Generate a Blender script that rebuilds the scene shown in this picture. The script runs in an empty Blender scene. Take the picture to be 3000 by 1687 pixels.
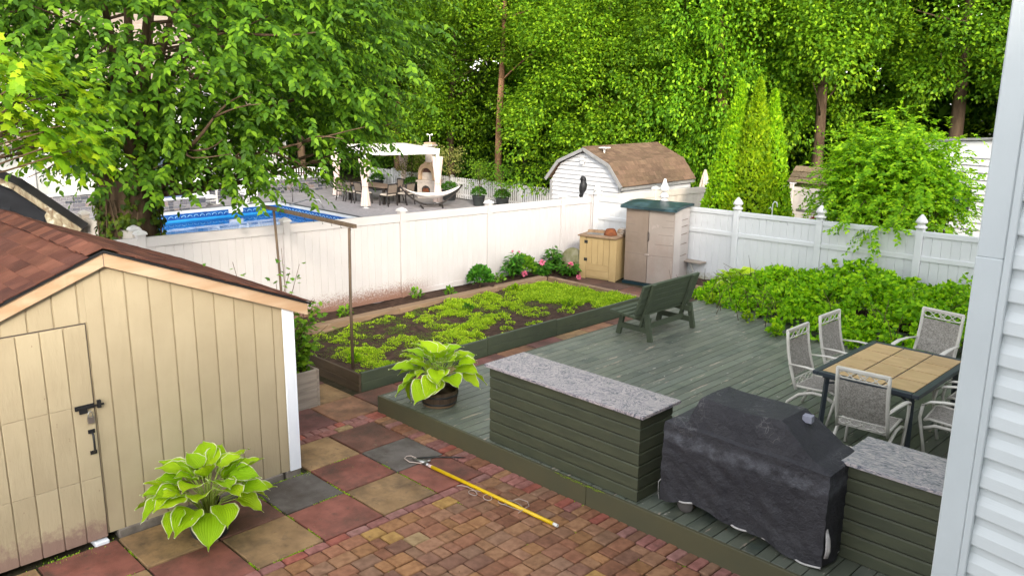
import bpy, math, random
import numpy as np
from mathutils import Vector, Matrix, Euler
random.seed(7); RNG = np.random.default_rng(7)
S = bpy.context.scene
C = S.collection
R = math.radians

# ------------------------------------------------------------------ camera, sky, sun, exposure
cd = bpy.data.cameras.new('camera'); cam = bpy.data.objects.new('camera', cd); C.objects.link(cam)
cd.sensor_width = 36; cd.lens = 29.4; cd.clip_end = 2000; cd.clip_start = .05
yaw, pitch, roll = .7803, .2320, .0109
fw = Vector((-math.sin(yaw)*math.cos(pitch), math.cos(yaw)*math.cos(pitch), -math.sin(pitch)))
rt = Vector((math.cos(yaw), math.sin(yaw), 0)); up = rt.cross(fw)
r_ = rt*math.cos(roll)+up*math.sin(roll); u_ = up*math.cos(roll)-rt*math.sin(roll)
m = Matrix.Identity(4)
for i in range(3): m[i][0] = r_[i]; m[i][1] = u_[i]; m[i][2] = -fw[i]
m.translation = (7.533, -5.157, 4.112)
cam.matrix_world = m; S.camera = cam

SUN_EL, SUN_AZ = 23, 124            # compass angle from +Y, clockwise
w = bpy.data.worlds.new('World'); S.world = w; w.use_nodes = True
nt = w.node_tree; bgn = nt.nodes['Background']
sky = nt.nodes.new('ShaderNodeTexSky'); sky.sky_type = 'NISHITA'; sky.sun_disc = False
sky.sun_elevation = R(SUN_EL); sky.sun_rotation = R(SUN_AZ); sky.air_density = 1.0; sky.dust_density = 1.5; sky.ozone_density = .6
hsv = nt.nodes.new('ShaderNodeHueSaturation'); hsv.inputs['Saturation'].default_value = .22      # thin cloud: a paler sky
nt.links.new(sky.outputs[0], hsv.inputs['Color']); nt.links.new(hsv.outputs[0], bgn.inputs[0]); bgn.inputs[1].default_value = .15
sl = bpy.data.lights.new('sun', 'SUN'); so = bpy.data.objects.new('sun', sl); C.objects.link(so)
sl.energy = .72; sl.angle = R(9); sl.color = (1, .86, .68)
sd = Vector((math.sin(R(SUN_AZ))*math.cos(R(SUN_EL)), math.cos(R(SUN_AZ))*math.cos(R(SUN_EL)), math.sin(R(SUN_EL))))
so.rotation_euler = sd.to_track_quat('Z', 'Y').to_euler(); so.location = (20, -20, 20)
S.view_settings.view_transform = 'Standard'; S.view_settings.look = 'None'
S.view_settings.exposure = 2.28; S.view_settings.gamma = 1; S.view_settings.use_curve_mapping = False
S.render.engine = 'CYCLES'

# ------------------------------------------------------------------ helpers
def link(o, parent=None):
    C.objects.link(o)
    if parent is not None: o.parent = parent
    return o
def tag(o, label=None, cat=None, group=None, kind=None):
    if label: o['label'] = label
    if cat: o['category'] = cat
    if group: o['group'] = group
    if kind: o['kind'] = kind
    return o
def thing(name, loc, label, cat, rz=0, group=None):
    o = bpy.data.objects.new(name, None); o.empty_display_size = .1
    o.location = loc; o.rotation_euler = (0, 0, rz); C.objects.link(o)
    return tag(o, label, cat, group)
def copy_tree(o, parent=None):
    c = o.copy(); C.objects.link(c)
    if parent is not None: c.parent = parent
    for ch in list(o.children): copy_tree(ch, c)
    return c
def inst(name, mesh, parent=None, loc=(0,0,0), rot=(0,0,0), sc=(1,1,1), col=None):
    o = bpy.data.objects.new(name, mesh); o.location = loc; o.rotation_euler = rot; o.scale = sc
    if col: o.color = (*col, 1)
    return link(o, parent)
class MB:
    def __init__(s): s.v = []; s.f = []; s.sm = []
    def add(s, vs, fs, smooth=False):
        n = len(s.v); s.v += [tuple(p) for p in vs]
        s.f += [tuple(i+n for i in f) for f in fs]; s.sm += [smooth]*len(fs); return s
    def box(s, x0, y0, z0, x1, y1, z1, M=None):
        vs = [Vector((x, y, z)) for z in (z0, z1) for x, y in ((x0,y0),(x1,y0),(x1,y1),(x0,y1))]
        if M is not None: vs = [M@p for p in vs]
        return s.add(vs, [(3,2,1,0),(4,5,6,7),(0,1,5,4),(1,2,6,5),(2,3,7,6),(3,0,4,7)])
    def cbox(s, x0, y0, z0, x1, y1, z1, c=.004, M=None):
        # box with the four top edges and the four vertical edges chamfered
        def ring(i, z): return [(x0+i+c,y0+i,z),(x1-i-c,y0+i,z),(x1-i,y0+i+c,z),(x1-i,y1-i-c,z),(x1-i-c,y1-i,z),(x0+i+c,y1-i,z),(x0+i,y1-i-c,z),(x0+i,y0+i+c,z)]
        vs = [Vector(p) for p in ring(0, z0)+ring(0, z1-c)+ring(c, z1)]
        if M is not None: vs = [M@p for p in vs]
        fs = [tuple(range(7,-1,-1)), tuple(range(16,24))]
        for k in (0, 8):
            for i in range(8): j = (i+1)%8; fs.append((k+i, k+j, k+8+j, k+8+i))
        return s.add(vs, fs)
    def beam(s, a, b, w, h, up=(0,0,1), c=0):
        a, b = Vector(a), Vector(b); d = b-a; L = d.length; d.normalize()
        x = d.cross(Vector(up)); x.normalize(); z = x.cross(d)
        M = Matrix(((x.x,d.x,z.x,a.x),(x.y,d.y,z.y,a.y),(x.z,d.z,z.z,a.z),(0,0,0,1)))
        if c: return s.cbox(-w/2, 0, -h/2, w/2, L, h/2, c, M)
        return s.box(-w/2, 0, -h/2, w/2, L, h/2, M)
    def tube(s, pts, r, n=8, cap=True, flat=None):
        pts = [Vector(p) for p in pts]; rs = r if isinstance(r, (list, tuple)) else [r]*len(pts)
        vs = []; prev = None
        for i, p in enumerate(pts):
            t = (pts[min(i+1, len(pts)-1)]-pts[max(i-1, 0)]).normalized()
            a = prev if prev is not None else (Vector((0,0,1)) if abs(t.z) < .9 else Vector((1,0,0)))
            x = t.cross(a)
            if x.length < 1e-5: x = t.cross(Vector((0,1,0)))
            x.normalize(); y = x.cross(t); y.normalize(); prev = y
            for k in range(n):
                q = 2*math.pi*k/n; vs.append(p+x*math.cos(q)*rs[i]+y*math.sin(q)*rs[i]*(flat or 1))
        fs = [(i*n+k, i*n+(k+1)%n, (i+1)*n+(k+1)%n, (i+1)*n+k) for i in range(len(pts)-1) for k in range(n)]
        s.add(vs, fs, True)
        if cap:
            k = len(s.v)-len(vs)
            s.f += [tuple(k+i for i in range(n-1, -1, -1)), tuple(k+(len(pts)-1)*n+i for i in range(n))]; s.sm += [False]*2
        return s
    def lathe(s, prof, n=16, c=(0,0,0), smooth=True, ph=0):
        vs = []; c = Vector(c)
        for r, z in prof:
            for k in range(n): q = 2*math.pi*k/n+ph; vs.append((c.x+r*math.cos(q), c.y+r*math.sin(q), c.z+z))
        fs = [(i*n+k, i*n+(k+1)%n, (i+1)*n+(k+1)%n, (i+1)*n+k) for i in range(len(prof)-1) for k in range(n)]
        s.add(vs, fs, smooth)
        b = len(s.v)-len(vs)
        s.f += [tuple(b+i for i in range(n-1,-1,-1)), tuple(b+(len(prof)-1)*n+i for i in range(n))]; s.sm += [False]*2
        return s
    def prism(s, poly, a, b, axis='y'):
        # poly in the other two axes
        n = len(poly); vs = []
        for t in (a, b):
            for p, q in poly:
                vs.append({'y': (p, t, q), 'x': (t, p, q), 'z': (p, q, t)}[axis])
        fs = [tuple(range(n)), tuple(range(2*n-1, n-1, -1))]
        fs += [(i, i+n, (i+1)%n+n, (i+1)%n) for i in range(n)]
        return s.add(vs, fs)
    def quad(s, a, b, c, d): return s.add([a, b, c, d], [(0,1,2,3)])
    def grid(s, fn, nu, nv, smooth=True):
        vs = [fn(i/(nu-1), j/(nv-1)) for j in range(nv) for i in range(nu)]
        return s.add(vs, [(j*nu+i, j*nu+i+1, (j+1)*nu+i+1, (j+1)*nu+i) for j in range(nv-1) for i in range(nu-1)], smooth)
    def mesh(s, name, mat=None):
        me = bpy.data.meshes.new(name); me.from_pydata(s.v, [], s.f)
        me.polygons.foreach_set('use_smooth', s.sm)
        if mat is not None: me.materials.append(mat)
        me.update(); return me
    def build(s, name, mat, parent=None, fix=True):
        me = s.mesh(name, mat)
        if fix:
            import bmesh
            bm = bmesh.new(); bm.from_mesh(me); bmesh.ops.recalc_face_normals(bm, faces=bm.faces); bm.to_mesh(me); bm.free()
        o = bpy.data.objects.new(name, me); return link(o, parent)
def box(name, mat, parent, *a, **k): return MB().box(*a, **k).build(name, mat, parent)
def cbox(name, mat, parent, *a, **k): return MB().cbox(*a, **k).build(name, mat, parent)
def struct(o): o['kind'] = 'structure'; return o

# fast meshes made of many copies of one small leaf shape
LEAF = (np.array([(0,0,0),(.34,.42,.07),(0,1,-.10),(-.34,.42,.07)]), [(0,1,2),(0,2,3)])
LEAF6 = (np.array([(0,0,0),(.27,.22,.05),(.30,.52,.06),(0,1,-.16),(-.30,.52,.06),(-.27,.22,.05),(0,.5,-.02)]), [(0,1,6),(1,2,6),(2,3,6),(3,4,6),(4,5,6),(5,0,6)])
def _maple():
    a = [(0,.02),(.18,.08),(.44,.04),(.36,.30),(.57,.52),(.30,.56),(.20,.72),(0,1.0),(-.20,.72),(-.30,.56),(-.57,.52),(-.36,.30),(-.44,.04),(-.18,.08)]
    v = [(x, y, -.22*abs(x)-.10*y*y) for x, y in a]+[(0,.42,.03)]
    return np.array(v), [(i, (i+1)%14, 14) for i in range(14)]
MAPLE = _maple()
def norm(a): return a/np.maximum(np.linalg.norm(a, axis=-1, keepdims=True), 1e-9)
def leaf_mesh(name, P, D, U, size, mat, tmpl=LEAF, smooth=False):
    T, F = tmpl; n = len(P); k = len(T)
    D = norm(D); X = norm(np.cross(D, U)); Z = np.cross(X, D)
    size = np.broadcast_to(np.asarray(size, float), (n,))
    V = P[:,None,:]+size[:,None,None]*(T[None,:,0:1]*X[:,None,:]+T[None,:,1:2]*D[:,None,:]+T[None,:,2:3]*Z[:,None,:])
    nf = len(F); fl = np.array([i for f in F for i in f]); ll = np.array([len(f) for f in F])
    me = bpy.data.meshes.new(name)
    me.vertices.add(n*k); me.vertices.foreach_set('co', V.reshape(-1).astype(np.float32))
    L = len(fl); me.loops.add(n*L); me.polygons.add(n*nf)
    me.loops.foreach_set('vertex_index', (fl[None,:]+(np.arange(n)*k)[:,None]).reshape(-1).astype(np.int32))
    st = np.concatenate([[0], np.cumsum(ll)[:-1]])
    me.polygons.foreach_set('loop_start', (st[None,:]+(np.arange(n)*L)[:,None]).reshape(-1).astype(np.int32))
    if smooth: me.polygons.foreach_set('use_smooth', np.ones(n*nf, bool))
    me.materials.append(mat); me.update(calc_edges=True); me.validate(); return me
def rnd(n, s=1.0): return RNG.normal(size=(n,3))*s

# ------------------------------------------------------------------ materials
MATS = {}
def mat(name, c1, c2=None, nscale=5, det=4, rough=.65, spec=.3, bump=0, bscale=60, bst=(1,1,1), st=(1,1,1), spots=(), objcol=False, metal=0, lo=.35, hi=.65, grad=None):
    m = bpy.data.materials.new(name); m.use_nodes = True; MATS[name] = m
    nt = m.node_tree; N = nt.nodes; L = nt.links; b = N['Principled BSDF']
    b.inputs['Roughness'].default_value = rough; b.inputs['Specular IOR Level'].default_value = spec; b.inputs['Metallic'].default_value = metal
    tc = N.new('ShaderNodeTexCoord'); oi = N.new('ShaderNodeObjectInfo')
    mul = N.new('ShaderNodeMath'); mul.operation = 'MULTIPLY'; mul.inputs[1].default_value = 37.; L.new(oi.outputs['Random'], mul.inputs[0])
    add = N.new('ShaderNodeVectorMath'); add.operation = 'ADD'; L.new(tc.outputs['Object'], add.inputs[0]); L.new(mul.outputs[0], add.inputs[1])
    def noise(sc, st, det, rough=.55):
        mp = N.new('ShaderNodeMapping'); mp.inputs['Scale'].default_value = st; L.new(add.outputs[0], mp.inputs[0])
        t = N.new('ShaderNodeTexNoise'); t.inputs['Scale'].default_value = sc; t.inputs['Detail'].default_value = det; t.inputs['Roughness'].default_value = rough
        L.new(mp.outputs[0], t.inputs['Vector']); return t
    def ramp(sock, lo, hi):
        r = N.new('ShaderNodeMapRange'); r.inputs['From Min'].default_value = lo; r.inputs['From Max'].default_value = hi; L.new(sock, r.inputs['Value']); return r.outputs[0]
    def mix(f, a, bb, mode='MIX'):
        x = N.new('ShaderNodeMix'); x.data_type = 'RGBA'; x.blend_type = mode
        if isinstance(f, float): x.inputs[0].default_value = f
        else: L.new(f, x.inputs[0])
        for s_, v in ((x.inputs[6], a), (x.inputs[7], bb)):
            if isinstance(v, tuple): s_.default_value = (*v[:3], 1)
            else: L.new(v, s_)
        return x.outputs[2]
    c2 = c2 or tuple(x*.78 for x in c1)
    t = noise(nscale, st, det); col = mix(ramp(t.outputs[0], lo, hi), c1, c2)
    if objcol: col = mix(1.0, col, oi.outputs['Color'], 'MULTIPLY')
    for sp in spots:     # (colour, scale, lo, hi, stretch, strength)
        tt = noise(sp[1], sp[4] if len(sp) > 4 else (1,1,1), 5, .65)
        f = ramp(tt.outputs[0], sp[2], sp[3])
        if len(sp) > 5:
            q = N.new('ShaderNodeMath'); q.operation = 'MULTIPLY'; q.inputs[1].default_value = sp[5]; L.new(f, q.inputs[0]); f = q.outputs[0]
        col = mix(f, col, sp[0])
    if grad:             # splashed dirt: (colour, z where it is full, z where it ends, noise amount, scale, ymin, ymax, axis)
        sx = N.new('ShaderNodeSeparateXYZ'); L.new(tc.outputs['Object'], sx.inputs[0])
        f = ramp(sx.outputs['Z'], grad[2], grad[1])
        n2 = noise(grad[4], (1,1,1), 6, .75)
        a = N.new('ShaderNodeMath'); a.operation = 'MULTIPLY_ADD'; a.inputs[1].default_value = grad[3]; L.new(n2.outputs[0], a.inputs[0]); L.new(f, a.inputs[2])
        f2 = ramp(a.outputs[0], grad[3]*.5+.45, grad[3]*.5+.75)
        if len(grad) > 5:
            g = N.new('ShaderNodeMath'); g.operation = 'MULTIPLY'
            yy = sx.outputs['Y']; g1 = ramp(yy, grad[5], grad[5]+.9); g2 = ramp(yy, grad[6], grad[6]-.9)
            L.new(g1, g.inputs[0]); L.new(g2, g.inputs[1])
            h = N.new('ShaderNodeMath'); h.operation = 'MULTIPLY'; L.new(g.outputs[0], h.inputs[0]); L.new(f2, h.inputs[1]); f2 = h.outputs[0]
        col = mix(f2, col, grad[0])
    L.new(col, b.inputs['Base Color'])
    if bump:
        t2 = noise(bscale, bst, 5, .6); bp = N.new('ShaderNodeBump'); bp.inputs['Strength'].default_value = min(1, bump); bp.inputs['Distance'].default_value = .01*max(1, bump)
        L.new(t2.outputs[0], bp.inputs['Height']); L.new(bp.outputs[0], b.inputs['Normal'])
    return m
def leafmat(name, dark, mid, light, trans=.35, rough=.5, pos=(0,.5,1)):
    m = bpy.data.materials.new(name); m.use_nodes = True; MATS[name] = m
    nt = m.node_tree; N = nt.nodes; L = nt.links; b = N['Principled BSDF']; out = N['Material Output']
    g = N.new('ShaderNodeNewGeometry'); r = N.new('ShaderNodeValToRGB')
    e = r.color_ramp.elements; e[0].position = pos[0]; e[0].color = (*dark, 1); e[1].position = pos[2]; e[1].color = (*light, 1)
    k = r.color_ramp.elements.new(pos[1]); k.color = (*mid, 1)
    L.new(g.outputs['Random Per Island'], r.inputs[0])
    oi = N.new('ShaderNodeObjectInfo'); tint = N.new('ShaderNodeHueSaturation'); L.new(r.outputs[0], tint.inputs['Color'])      # no two plants are quite the same green
    for k_, a_, b_ in (('Value', .82, 1.2), ('Hue', .487, .508)):
        mr = N.new('ShaderNodeMapRange'); mr.inputs['To Min'].default_value = a_; mr.inputs['To Max'].default_value = b_; L.new(oi.outputs['Random'], mr.inputs[0]); L.new(mr.outputs[0], tint.inputs[k_])
    L.new(tint.outputs[0], b.inputs['Base Color']); b.inputs['Roughness'].default_value = rough; b.inputs['Specular IOR Level'].default_value = .14
    t = N.new('ShaderNodeBsdfTranslucent'); mx = N.new('ShaderNodeMixShader'); mx.inputs[0].default_value = trans
    hs = N.new('ShaderNodeHueSaturation'); hs.inputs['Hue'].default_value = .492; hs.inputs['Value'].default_value = 1.5; L.new(tint.outputs[0], hs.inputs['Color']); L.new(hs.outputs[0], t.inputs[0])
    L.new(b.outputs[0], mx.inputs[1]); L.new(t.outputs[0], mx.inputs[2]); L.new(mx.outputs[0], out.inputs[0]); return m

vinyl = mat('vinyl', (.60,.59,.585), (.56,.55,.545), nscale=2, rough=.4, spec=.4)
vinyl_d = mat('vinyl_fence', (.49,.465,.458), (.46,.435,.428), nscale=1.5, rough=.45, grad=((.20,.11,.08), .06, .80, 1.2, 38, 1.3, 5.6))
vinyl_shade = mat('vinyl_back_shade', (.59,.60,.61), (.56,.57,.58), nscale=1.5, rough=.45, spots=(((.25,.25,.24), 7, .735, .76),), grad=((.30,.29,.22), .05, .55, .8, 20))  # cool tint puts the blue of the shade into white vinyl
vinyl_o = mat('vinyl_old', (.60,.55,.49), (.52,.47,.42), nscale=2, rough=.5, spots=(((.5,.42,.36), 6, .55, .75, (1,1,.3), .5),))
green = mat('green_paint', (.060,.074,.044), (.050,.062,.040), nscale=4, rough=.55, spots=(((.10,.11,.08), 14, .70, .8),), bump=.25, bscale=40, bst=(1,1,6))
greenx = mat('green_boards', (.068,.074,.044), (.053,.059,.037), nscale=3, rough=.5, st=(1,1,3), spots=(((.10,.085,.05), 5, .58, .8, (1,1,4), .6),), bump=.3, bscale=35, bst=(1,1,9))
fascia_m = mat('deck_fascia', (.088,.080,.042), (.074,.072,.042), nscale=2, rough=.55, spots=(((.20,.20,.02), 1.1, .66, .74, (1,1,.2), .7),), bump=.2, bscale=30, bst=(.3,1,4))
deckm = mat('deck_paint', (.138,.150,.116), (.114,.126,.098), nscale=2.2, rough=.42, spec=.45, objcol=True, spots=(((.045,.06,.05), 1.6, .52, .75), ((.34,.28,.22), 7, .625, .66, (2.0,.30,1)), ((.46,.43,.38), 14, .665, .69, (1.5,.4,1))), bump=.35, bscale=40, bst=(3,.15,1))
soilm = mat('soil', (.075,.046,.034), (.036,.023,.017), nscale=9, det=8, rough=.95, spec=.1, bump=1, bscale=45, spots=(((.10,.085,.07), 60, .68, .72),))
groundm = mat('ground', (.030,.030,.012), (.020,.016,.010), nscale=1.5, det=8, rough=.95, spec=.1, bump=1, bscale=8)
sandm = mat('joint_sand', (.065,.050,.034), (.038,.036,.018), nscale=7, det=6, rough=.95, spec=.1, spots=(((.05,.075,.012), 3.2, .60, .70),), bump=1, bscale=120)
brickm = mat('brick', (1,1,1), (.66,.62,.60), nscale=14, det=6, rough=.8, spec=.2, objcol=True, spots=(((.05,.035,.03), 7, .60, .85, (1,1,1), .55), ((.45,.33,.26), 60, .69, .74, (1,1,1), .6)), bump=.6, bscale=110)
slabm = mat('slab', (1,1,1), (.58,.56,.54), nscale=3.2, det=9, rough=.72, spec=.3, objcol=True, spots=(((.075,.055,.038), 9, .56, .72, (1,1,1), .55), ((.055,.042,.030), 2.1, .48, .74, (1,1,1), .8), ((.36,.24,.16), 4.5, .68, .78, (1,1,1), .5), ((.3,.22,.12), 95, .66, .74, (1,1,1), .5)), bump=.45, bscale=130)
granite = None
sidingm = mat('shed_siding', (.43,.355,.23), (.385,.315,.20), nscale=1.5, rough=.6, spots=(((.36,.27,.15), 16, .66, .80, (1,1,.15), .5), ((.30,.22,.16), .9, .7, .9, (1,1,.4), .5)), bump=.5, bscale=22, bst=(1,1,.25))
doorm = mat('shed_door', (.44,.365,.235), (.385,.315,.20), nscale=1.5, rough=.6, spots=(((.20,.13,.08), 34, .685, .71, (1,1,.35)), ((.34,.28,.2), 1.2, .62, .9, (1,1,.6), .5)), grad=((.27,.18,.14), .02, .55, 1.1, 9), bump=.55, bscale=22, bst=(1,1,.25))
pine = mat('fresh_pine', (.52,.38,.25), (.44,.28,.16), nscale=3, rough=.55, st=(1,.35,3), spots=(((.32,.14,.05), 3.2, .70, .76), ((.68,.42,.28), 1.2, .55, .7)), bump=.15, bscale=30, bst=(1,.2,4))
old_wood = mat('weathered_timber', (.27,.18,.11), (.18,.115,.07), nscale=3, rough=.8, st=(3,.5,3), spots=(((.38,.30,.22), 8, .58, .75, (4,.3,1), .8), ((.06,.04,.03), 12, .66, .8, (4,.3,3), .8)), bump=.5, bscale=25, bst=(4,.3,4))
grey_wood = mat('grey_timber', (.34,.29,.24), (.24,.20,.165), nscale=4, rough=.85, st=(1,.5,7), spots=(((.08,.06,.05), 10, .64, .76, (1,.4,7), .8),), bump=.6, bscale=20, bst=(1,.4,9))
dark_wood = mat('old_post', (.12,.085,.055), (.075,.052,.034), nscale=7, rough=.8, st=(2,2,.4), bump=.5, bscale=30, bst=(3,3,.4))
white_trim = mat('white_trim', (.80,.82,.86), (.74,.77,.82), nscale=3, rough=.5, spots=(((.4,.4,.42), 22, .71, .74),))
black_iron = mat('black_iron', (.015,.015,.016), rough=.45, spec=.5)
steel = mat('steel', (.45,.44,.42), rough=.3, metal=.9)
shingle_m = mat('shingle_brown', (1,1,1), (.62,.60,.60), nscale=3, det=6, rough=.9, spec=.15, objcol=True, spots=(((.03,.02,.018), 4, .55, .8, (1,1,1), .6),), bump=.9, bscale=220)
shingle_t = mat('shingle_tan', (.17,.112,.072), (.13,.085,.055), nscale=3, det=6, rough=.9, spec=.15, objcol=True, bump=.8, bscale=120)
white_siding = mat('white_siding', (.50,.50,.505), (.465,.465,.47), nscale=2, rough=.5)
house_siding = mat('house_siding', (.60,.63,.635), (.57,.60,.605), nscale=2, rough=.45, spec=.4, bump=.12, bscale=60, bst=(.15,1,5))
house_trim = mat('house_trim', (.54,.575,.585), (.51,.545,.555), nscale=3, rough=.45, spec=.4, bump=.15, bscale=60, bst=(4,4,.3), spots=(((.35,.33,.28), 45, .72, .74),))
grey_trim = mat('grey_trim', (.27,.265,.255), rough=.6)
resin = mat('resin_taupe', (.325,.275,.24), (.28,.235,.205), nscale=2.5, det=6, rough=.5, spots=(((.27,.19,.155), 1.7, .50, .80, (1,1,.6), .75), ((.55,.46,.41), 5, .6, .8, (1,1,1), .5)), bump=.15, bscale=120)
resin_shaded = mat('resin_shaded_door', (.25,.195,.155), (.21,.16,.125), nscale=2.5, det=6, rough=.5, spots=(((.23,.155,.12), 1.5, .45, .80, (1,1,.6), .7),), bump=.15, bscale=120)  # same resin; the left door's shade is put into the colour
resin_lit = mat('resin_lit_side', (.41,.37,.35), (.37,.33,.31), nscale=2.5, det=6, rough=.5, spots=(((.36,.28,.25), 1.5, .62, .85, (1,1,.6), .5),), bump=.15, bscale=120)  # same resin, painted lighter where the side catches more light
groove_shade_m = mat('resin_groove_shade', (.21,.165,.14), rough=.7)  # dark strips painted in place of the shade inside the cabinet's grooves
groove = mat('groove_shadow', (.10,.08,.07), rough=.8)
resin_g = mat('resin_green', (.013,.036,.044), (.009,.026,.032), nscale=2, rough=.38, spec=.5, spots=(((.10,.19,.23), 2.2, .50, .72, (1,1,1), .6),))
cream = mat('cream_paint', (.41,.30,.145), (.36,.255,.12), nscale=2, rough=.6, spots=(((.30,.2,.1), 18, .66, .76, (1,1,.5), .7),), bump=.2, bscale=30)
rust = mat('rust', (.19,.062,.022), (.11,.035,.016), nscale=12, det=6, rough=.9, bump=.5, bscale=60)
slate = mat('slate', (.20,.21,.20), (.14,.14,.14), nscale=8, rough=.7)
cover = mat('grill_cover', (.030,.029,.036), (.022,.021,.025), nscale=3, det=6, rough=.55, spec=.4, spots=(((.085,.088,.10), 1.3, .50, .72, (1,1,1.6), .55), ((.05,.05,.056), 14, .56, .66, (1,1,1.3), .6), ((.45,.44,.43), 24, .715, .725)), bump=1.2, bscale=16)
webbing = mat('webbing', (.50,.48,.46), (.36,.34,.33), nscale=20, rough=.7)
rubber = mat('rubber', (.10,.09,.085), rough=.7)
alu = mat('chair_frame', (.62,.585,.52), (.56,.53,.47), nscale=6, rough=.42, spec=.4)
tablem = mat('table_frame', (.035,.045,.055), (.028,.036,.044), nscale=5, rough=.4, spec=.5)
tile_m = mat('table_tile', (.56,.38,.20), (.46,.30,.15), nscale=4, det=6, rough=.35, spec=.45, st=(1,3,1), spots=(((.50,.24,.09), 5, .60, .75, (1,3,1), .7),), objcol=True)
yellow = mat('yellow_pole', (.80,.52,.005), rough=.35, spec=.5)
white_pl = mat('white_plastic', (.75,.74,.70), rough=.5)
ropem = mat('rope', (.52,.42,.36), rough=.9)
darkpot = mat('dark_pot', (.035,.04,.04), (.025,.028,.028), rough=.5, nscale=8)
wet_wood = mat('dark_timber', (.085,.060,.036), (.052,.036,.022), nscale=3, rough=.8, st=(.5,3,3), spots=(((.16,.13,.05), 4, .60, .75, (.6,1,2), .6),), bump=.5, bscale=25, bst=(.4,4,4))
halfbarrel = mat('barrel_wood', (.085,.055,.035), (.05,.032,.02), nscale=8, rough=.8, st=(3,3,.4), bump=.4, bscale=30, bst=(3,3,.4), grad=((.22,.14,.08), .02, .09, .5, 20))
bark = mat('bark', (.12,.082,.050), (.055,.036,.022), nscale=6, det=7, rough=.95, spec=.1, st=(1,1,.25), bump=1.5, bscale=14, bst=(1,1,.25))
bark_l = mat('bark_light', (.24,.135,.070), (.15,.08,.042), nscale=5, det=7, rough=.95, spec=.1, st=(1,1,.25), bump=1.2, bscale=10, bst=(1,1,.25))
twigm = mat('twig', (.10,.065,.035), rough=.9)
stemg = mat('stem_green', (.12,.18,.03), rough=.7)
pav = mat('pool_paver', (.30,.28,.28), (.22,.205,.21), nscale=2.5, det=6, rough=.75, spots=(((.15,.13,.14), 9, .55, .7, (1,.25,1), .6),))
coping = mat('coping', (.52,.53,.52), (.45,.46,.46), nscale=3, rough=.6)
dkcop = mat('dark_coping', (.055,.06,.065), (.04,.045,.05), nscale=3, rough=.6)
stonem = mat('stone', (1,1,1), (.6,.6,.62), nscale=8, det=6, rough=.85, objcol=True, bump=.6, bscale=30)
mortar = mat('mortar', (.48,.46,.44), rough=.9)
linerm = mat('pool_liner', (.02,.22,.50), (.03,.27,.56), nscale=3, rough=.3)
bandm = mat('pool_band', (.012,.05,.19), (.02,.10,.30), nscale=7, rough=.25)
dkframe = mat('dark_frame', (.022,.018,.016), rough=.5)
taupe = mat('taupe_sling', (.17,.135,.105), (.14,.11,.085), nscale=20, rough=.8)
cushion = mat('cushion', (.48,.42,.35), rough=.9)
tabwood = mat('plank_top', (.20,.145,.105), (.15,.105,.08), nscale=4, rough=.6, st=(1,6,1))
curtain_m = mat('curtain', (.60,.48,.42), (.52,.41,.36), nscale=4, rough=.85)
canvas = mat('canvas', (.80,.74,.68), (.74,.68,.62), nscale=3, rough=.85)
pergola_m = mat('pergola_white', (.80,.78,.76), rough=.5)
ovenstone = mat('oven_stone', (.44,.39,.345), (.36,.315,.28), nscale=5, det=6, rough=.9, bump=.4, bscale=25)
oventan = mat('oven_hood', (.46,.32,.20), (.37,.26,.165), nscale=5, det=6, rough=.9, bump=.4, bscale=25)
blackm = mat('black_plastic', (.010,.010,.012), (.016,.016,.018), nscale=20, rough=.5, bump=.4, bscale=60)
black_sh = mat('black_shingle', (.018,.020,.025), (.012,.013,.017), nscale=5, rough=.8, objcol=True, bump=.3, bscale=80)
peel = mat('peeling_wood', (.40,.36,.25), (.20,.14,.09), nscale=6, det=7, rough=.9, st=(3,3,1), spots=(((.55,.53,.44), 10, .52, .62),), bump=.5, bscale=30)
greysid = mat('neighbour_siding', (.46,.455,.42), (.42,.415,.385), nscale=2, rough=.6)
tanroof = mat('neighbour_roof', (.27,.215,.17), (.21,.165,.13), nscale=9, det=6, rough=.9, st=(1,1,1), bump=.5, bscale=40, objcol=True)
glassm = mat('window_glass', (.05,.07,.09), rough=.08, spec=.7)
cedar = mat('cedar_shake', (.24,.18,.115), (.16,.115,.07), nscale=7, rough=.9, objcol=True, bump=.6, bscale=40)
mossy = mat('mossy_post', (.26,.25,.09), (.17,.14,.08), nscale=6, rough=.9)
red_petal = mat('red_petal', (.5,.02,.03), rough=.6)
pink = mat('pink_petal', (.72,.20,.30), (.60,.12,.22), nscale=30, rough=.6)
umbr = mat('umbrella_cloth', (.55,.46,.36), rough=.9)

L_big = leafmat('leaf_big', (0.028,0.071,0.006), (0.058,0.135,0.008), (0.156,0.281,0.014), .36, pos=(0,.6,1))
L_maple = leafmat('leaf_maple', (0.069,0.210,0.008), (0.156,0.370,0.011), (0.368,0.560,0.018), .42)
L_w1 = leafmat('leaf_wood_a', (0.046,0.118,0.006), (0.105,0.228,0.008), (0.265,0.420,0.014), .36, pos=(0,.58,1))
L_w2 = leafmat('leaf_wood_b', (0.036,0.105,0.006), (0.082,0.200,0.008), (0.215,0.385,0.013), .36, pos=(0,.58,1))
L_wshade = leafmat('leaf_wood_shaded', (0.017,0.051,0.005), (0.034,0.088,0.007), (0.068,0.144,0.007), .35)  # leaf green darkened to paint in the shade deep in the wood
L_arb = leafmat('leaf_arborvitae', (0.084,0.195,0.005), (0.180,0.325,0.006), (0.325,0.468,0.010), .30)
L_bram = leafmat('leaf_bramble', (0.074,0.189,0.005), (0.169,0.365,0.006), (0.360,0.549,0.011), .40)
L_lilac = leafmat('leaf_lilac', (0.072,0.199,0.006), (0.167,0.371,0.009), (0.347,0.557,0.013), .38)
L_weed = leafmat('leaf_weed', (0.121,0.257,0.011), (0.269,0.450,0.017), (0.469,0.620,0.036), .32)
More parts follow.
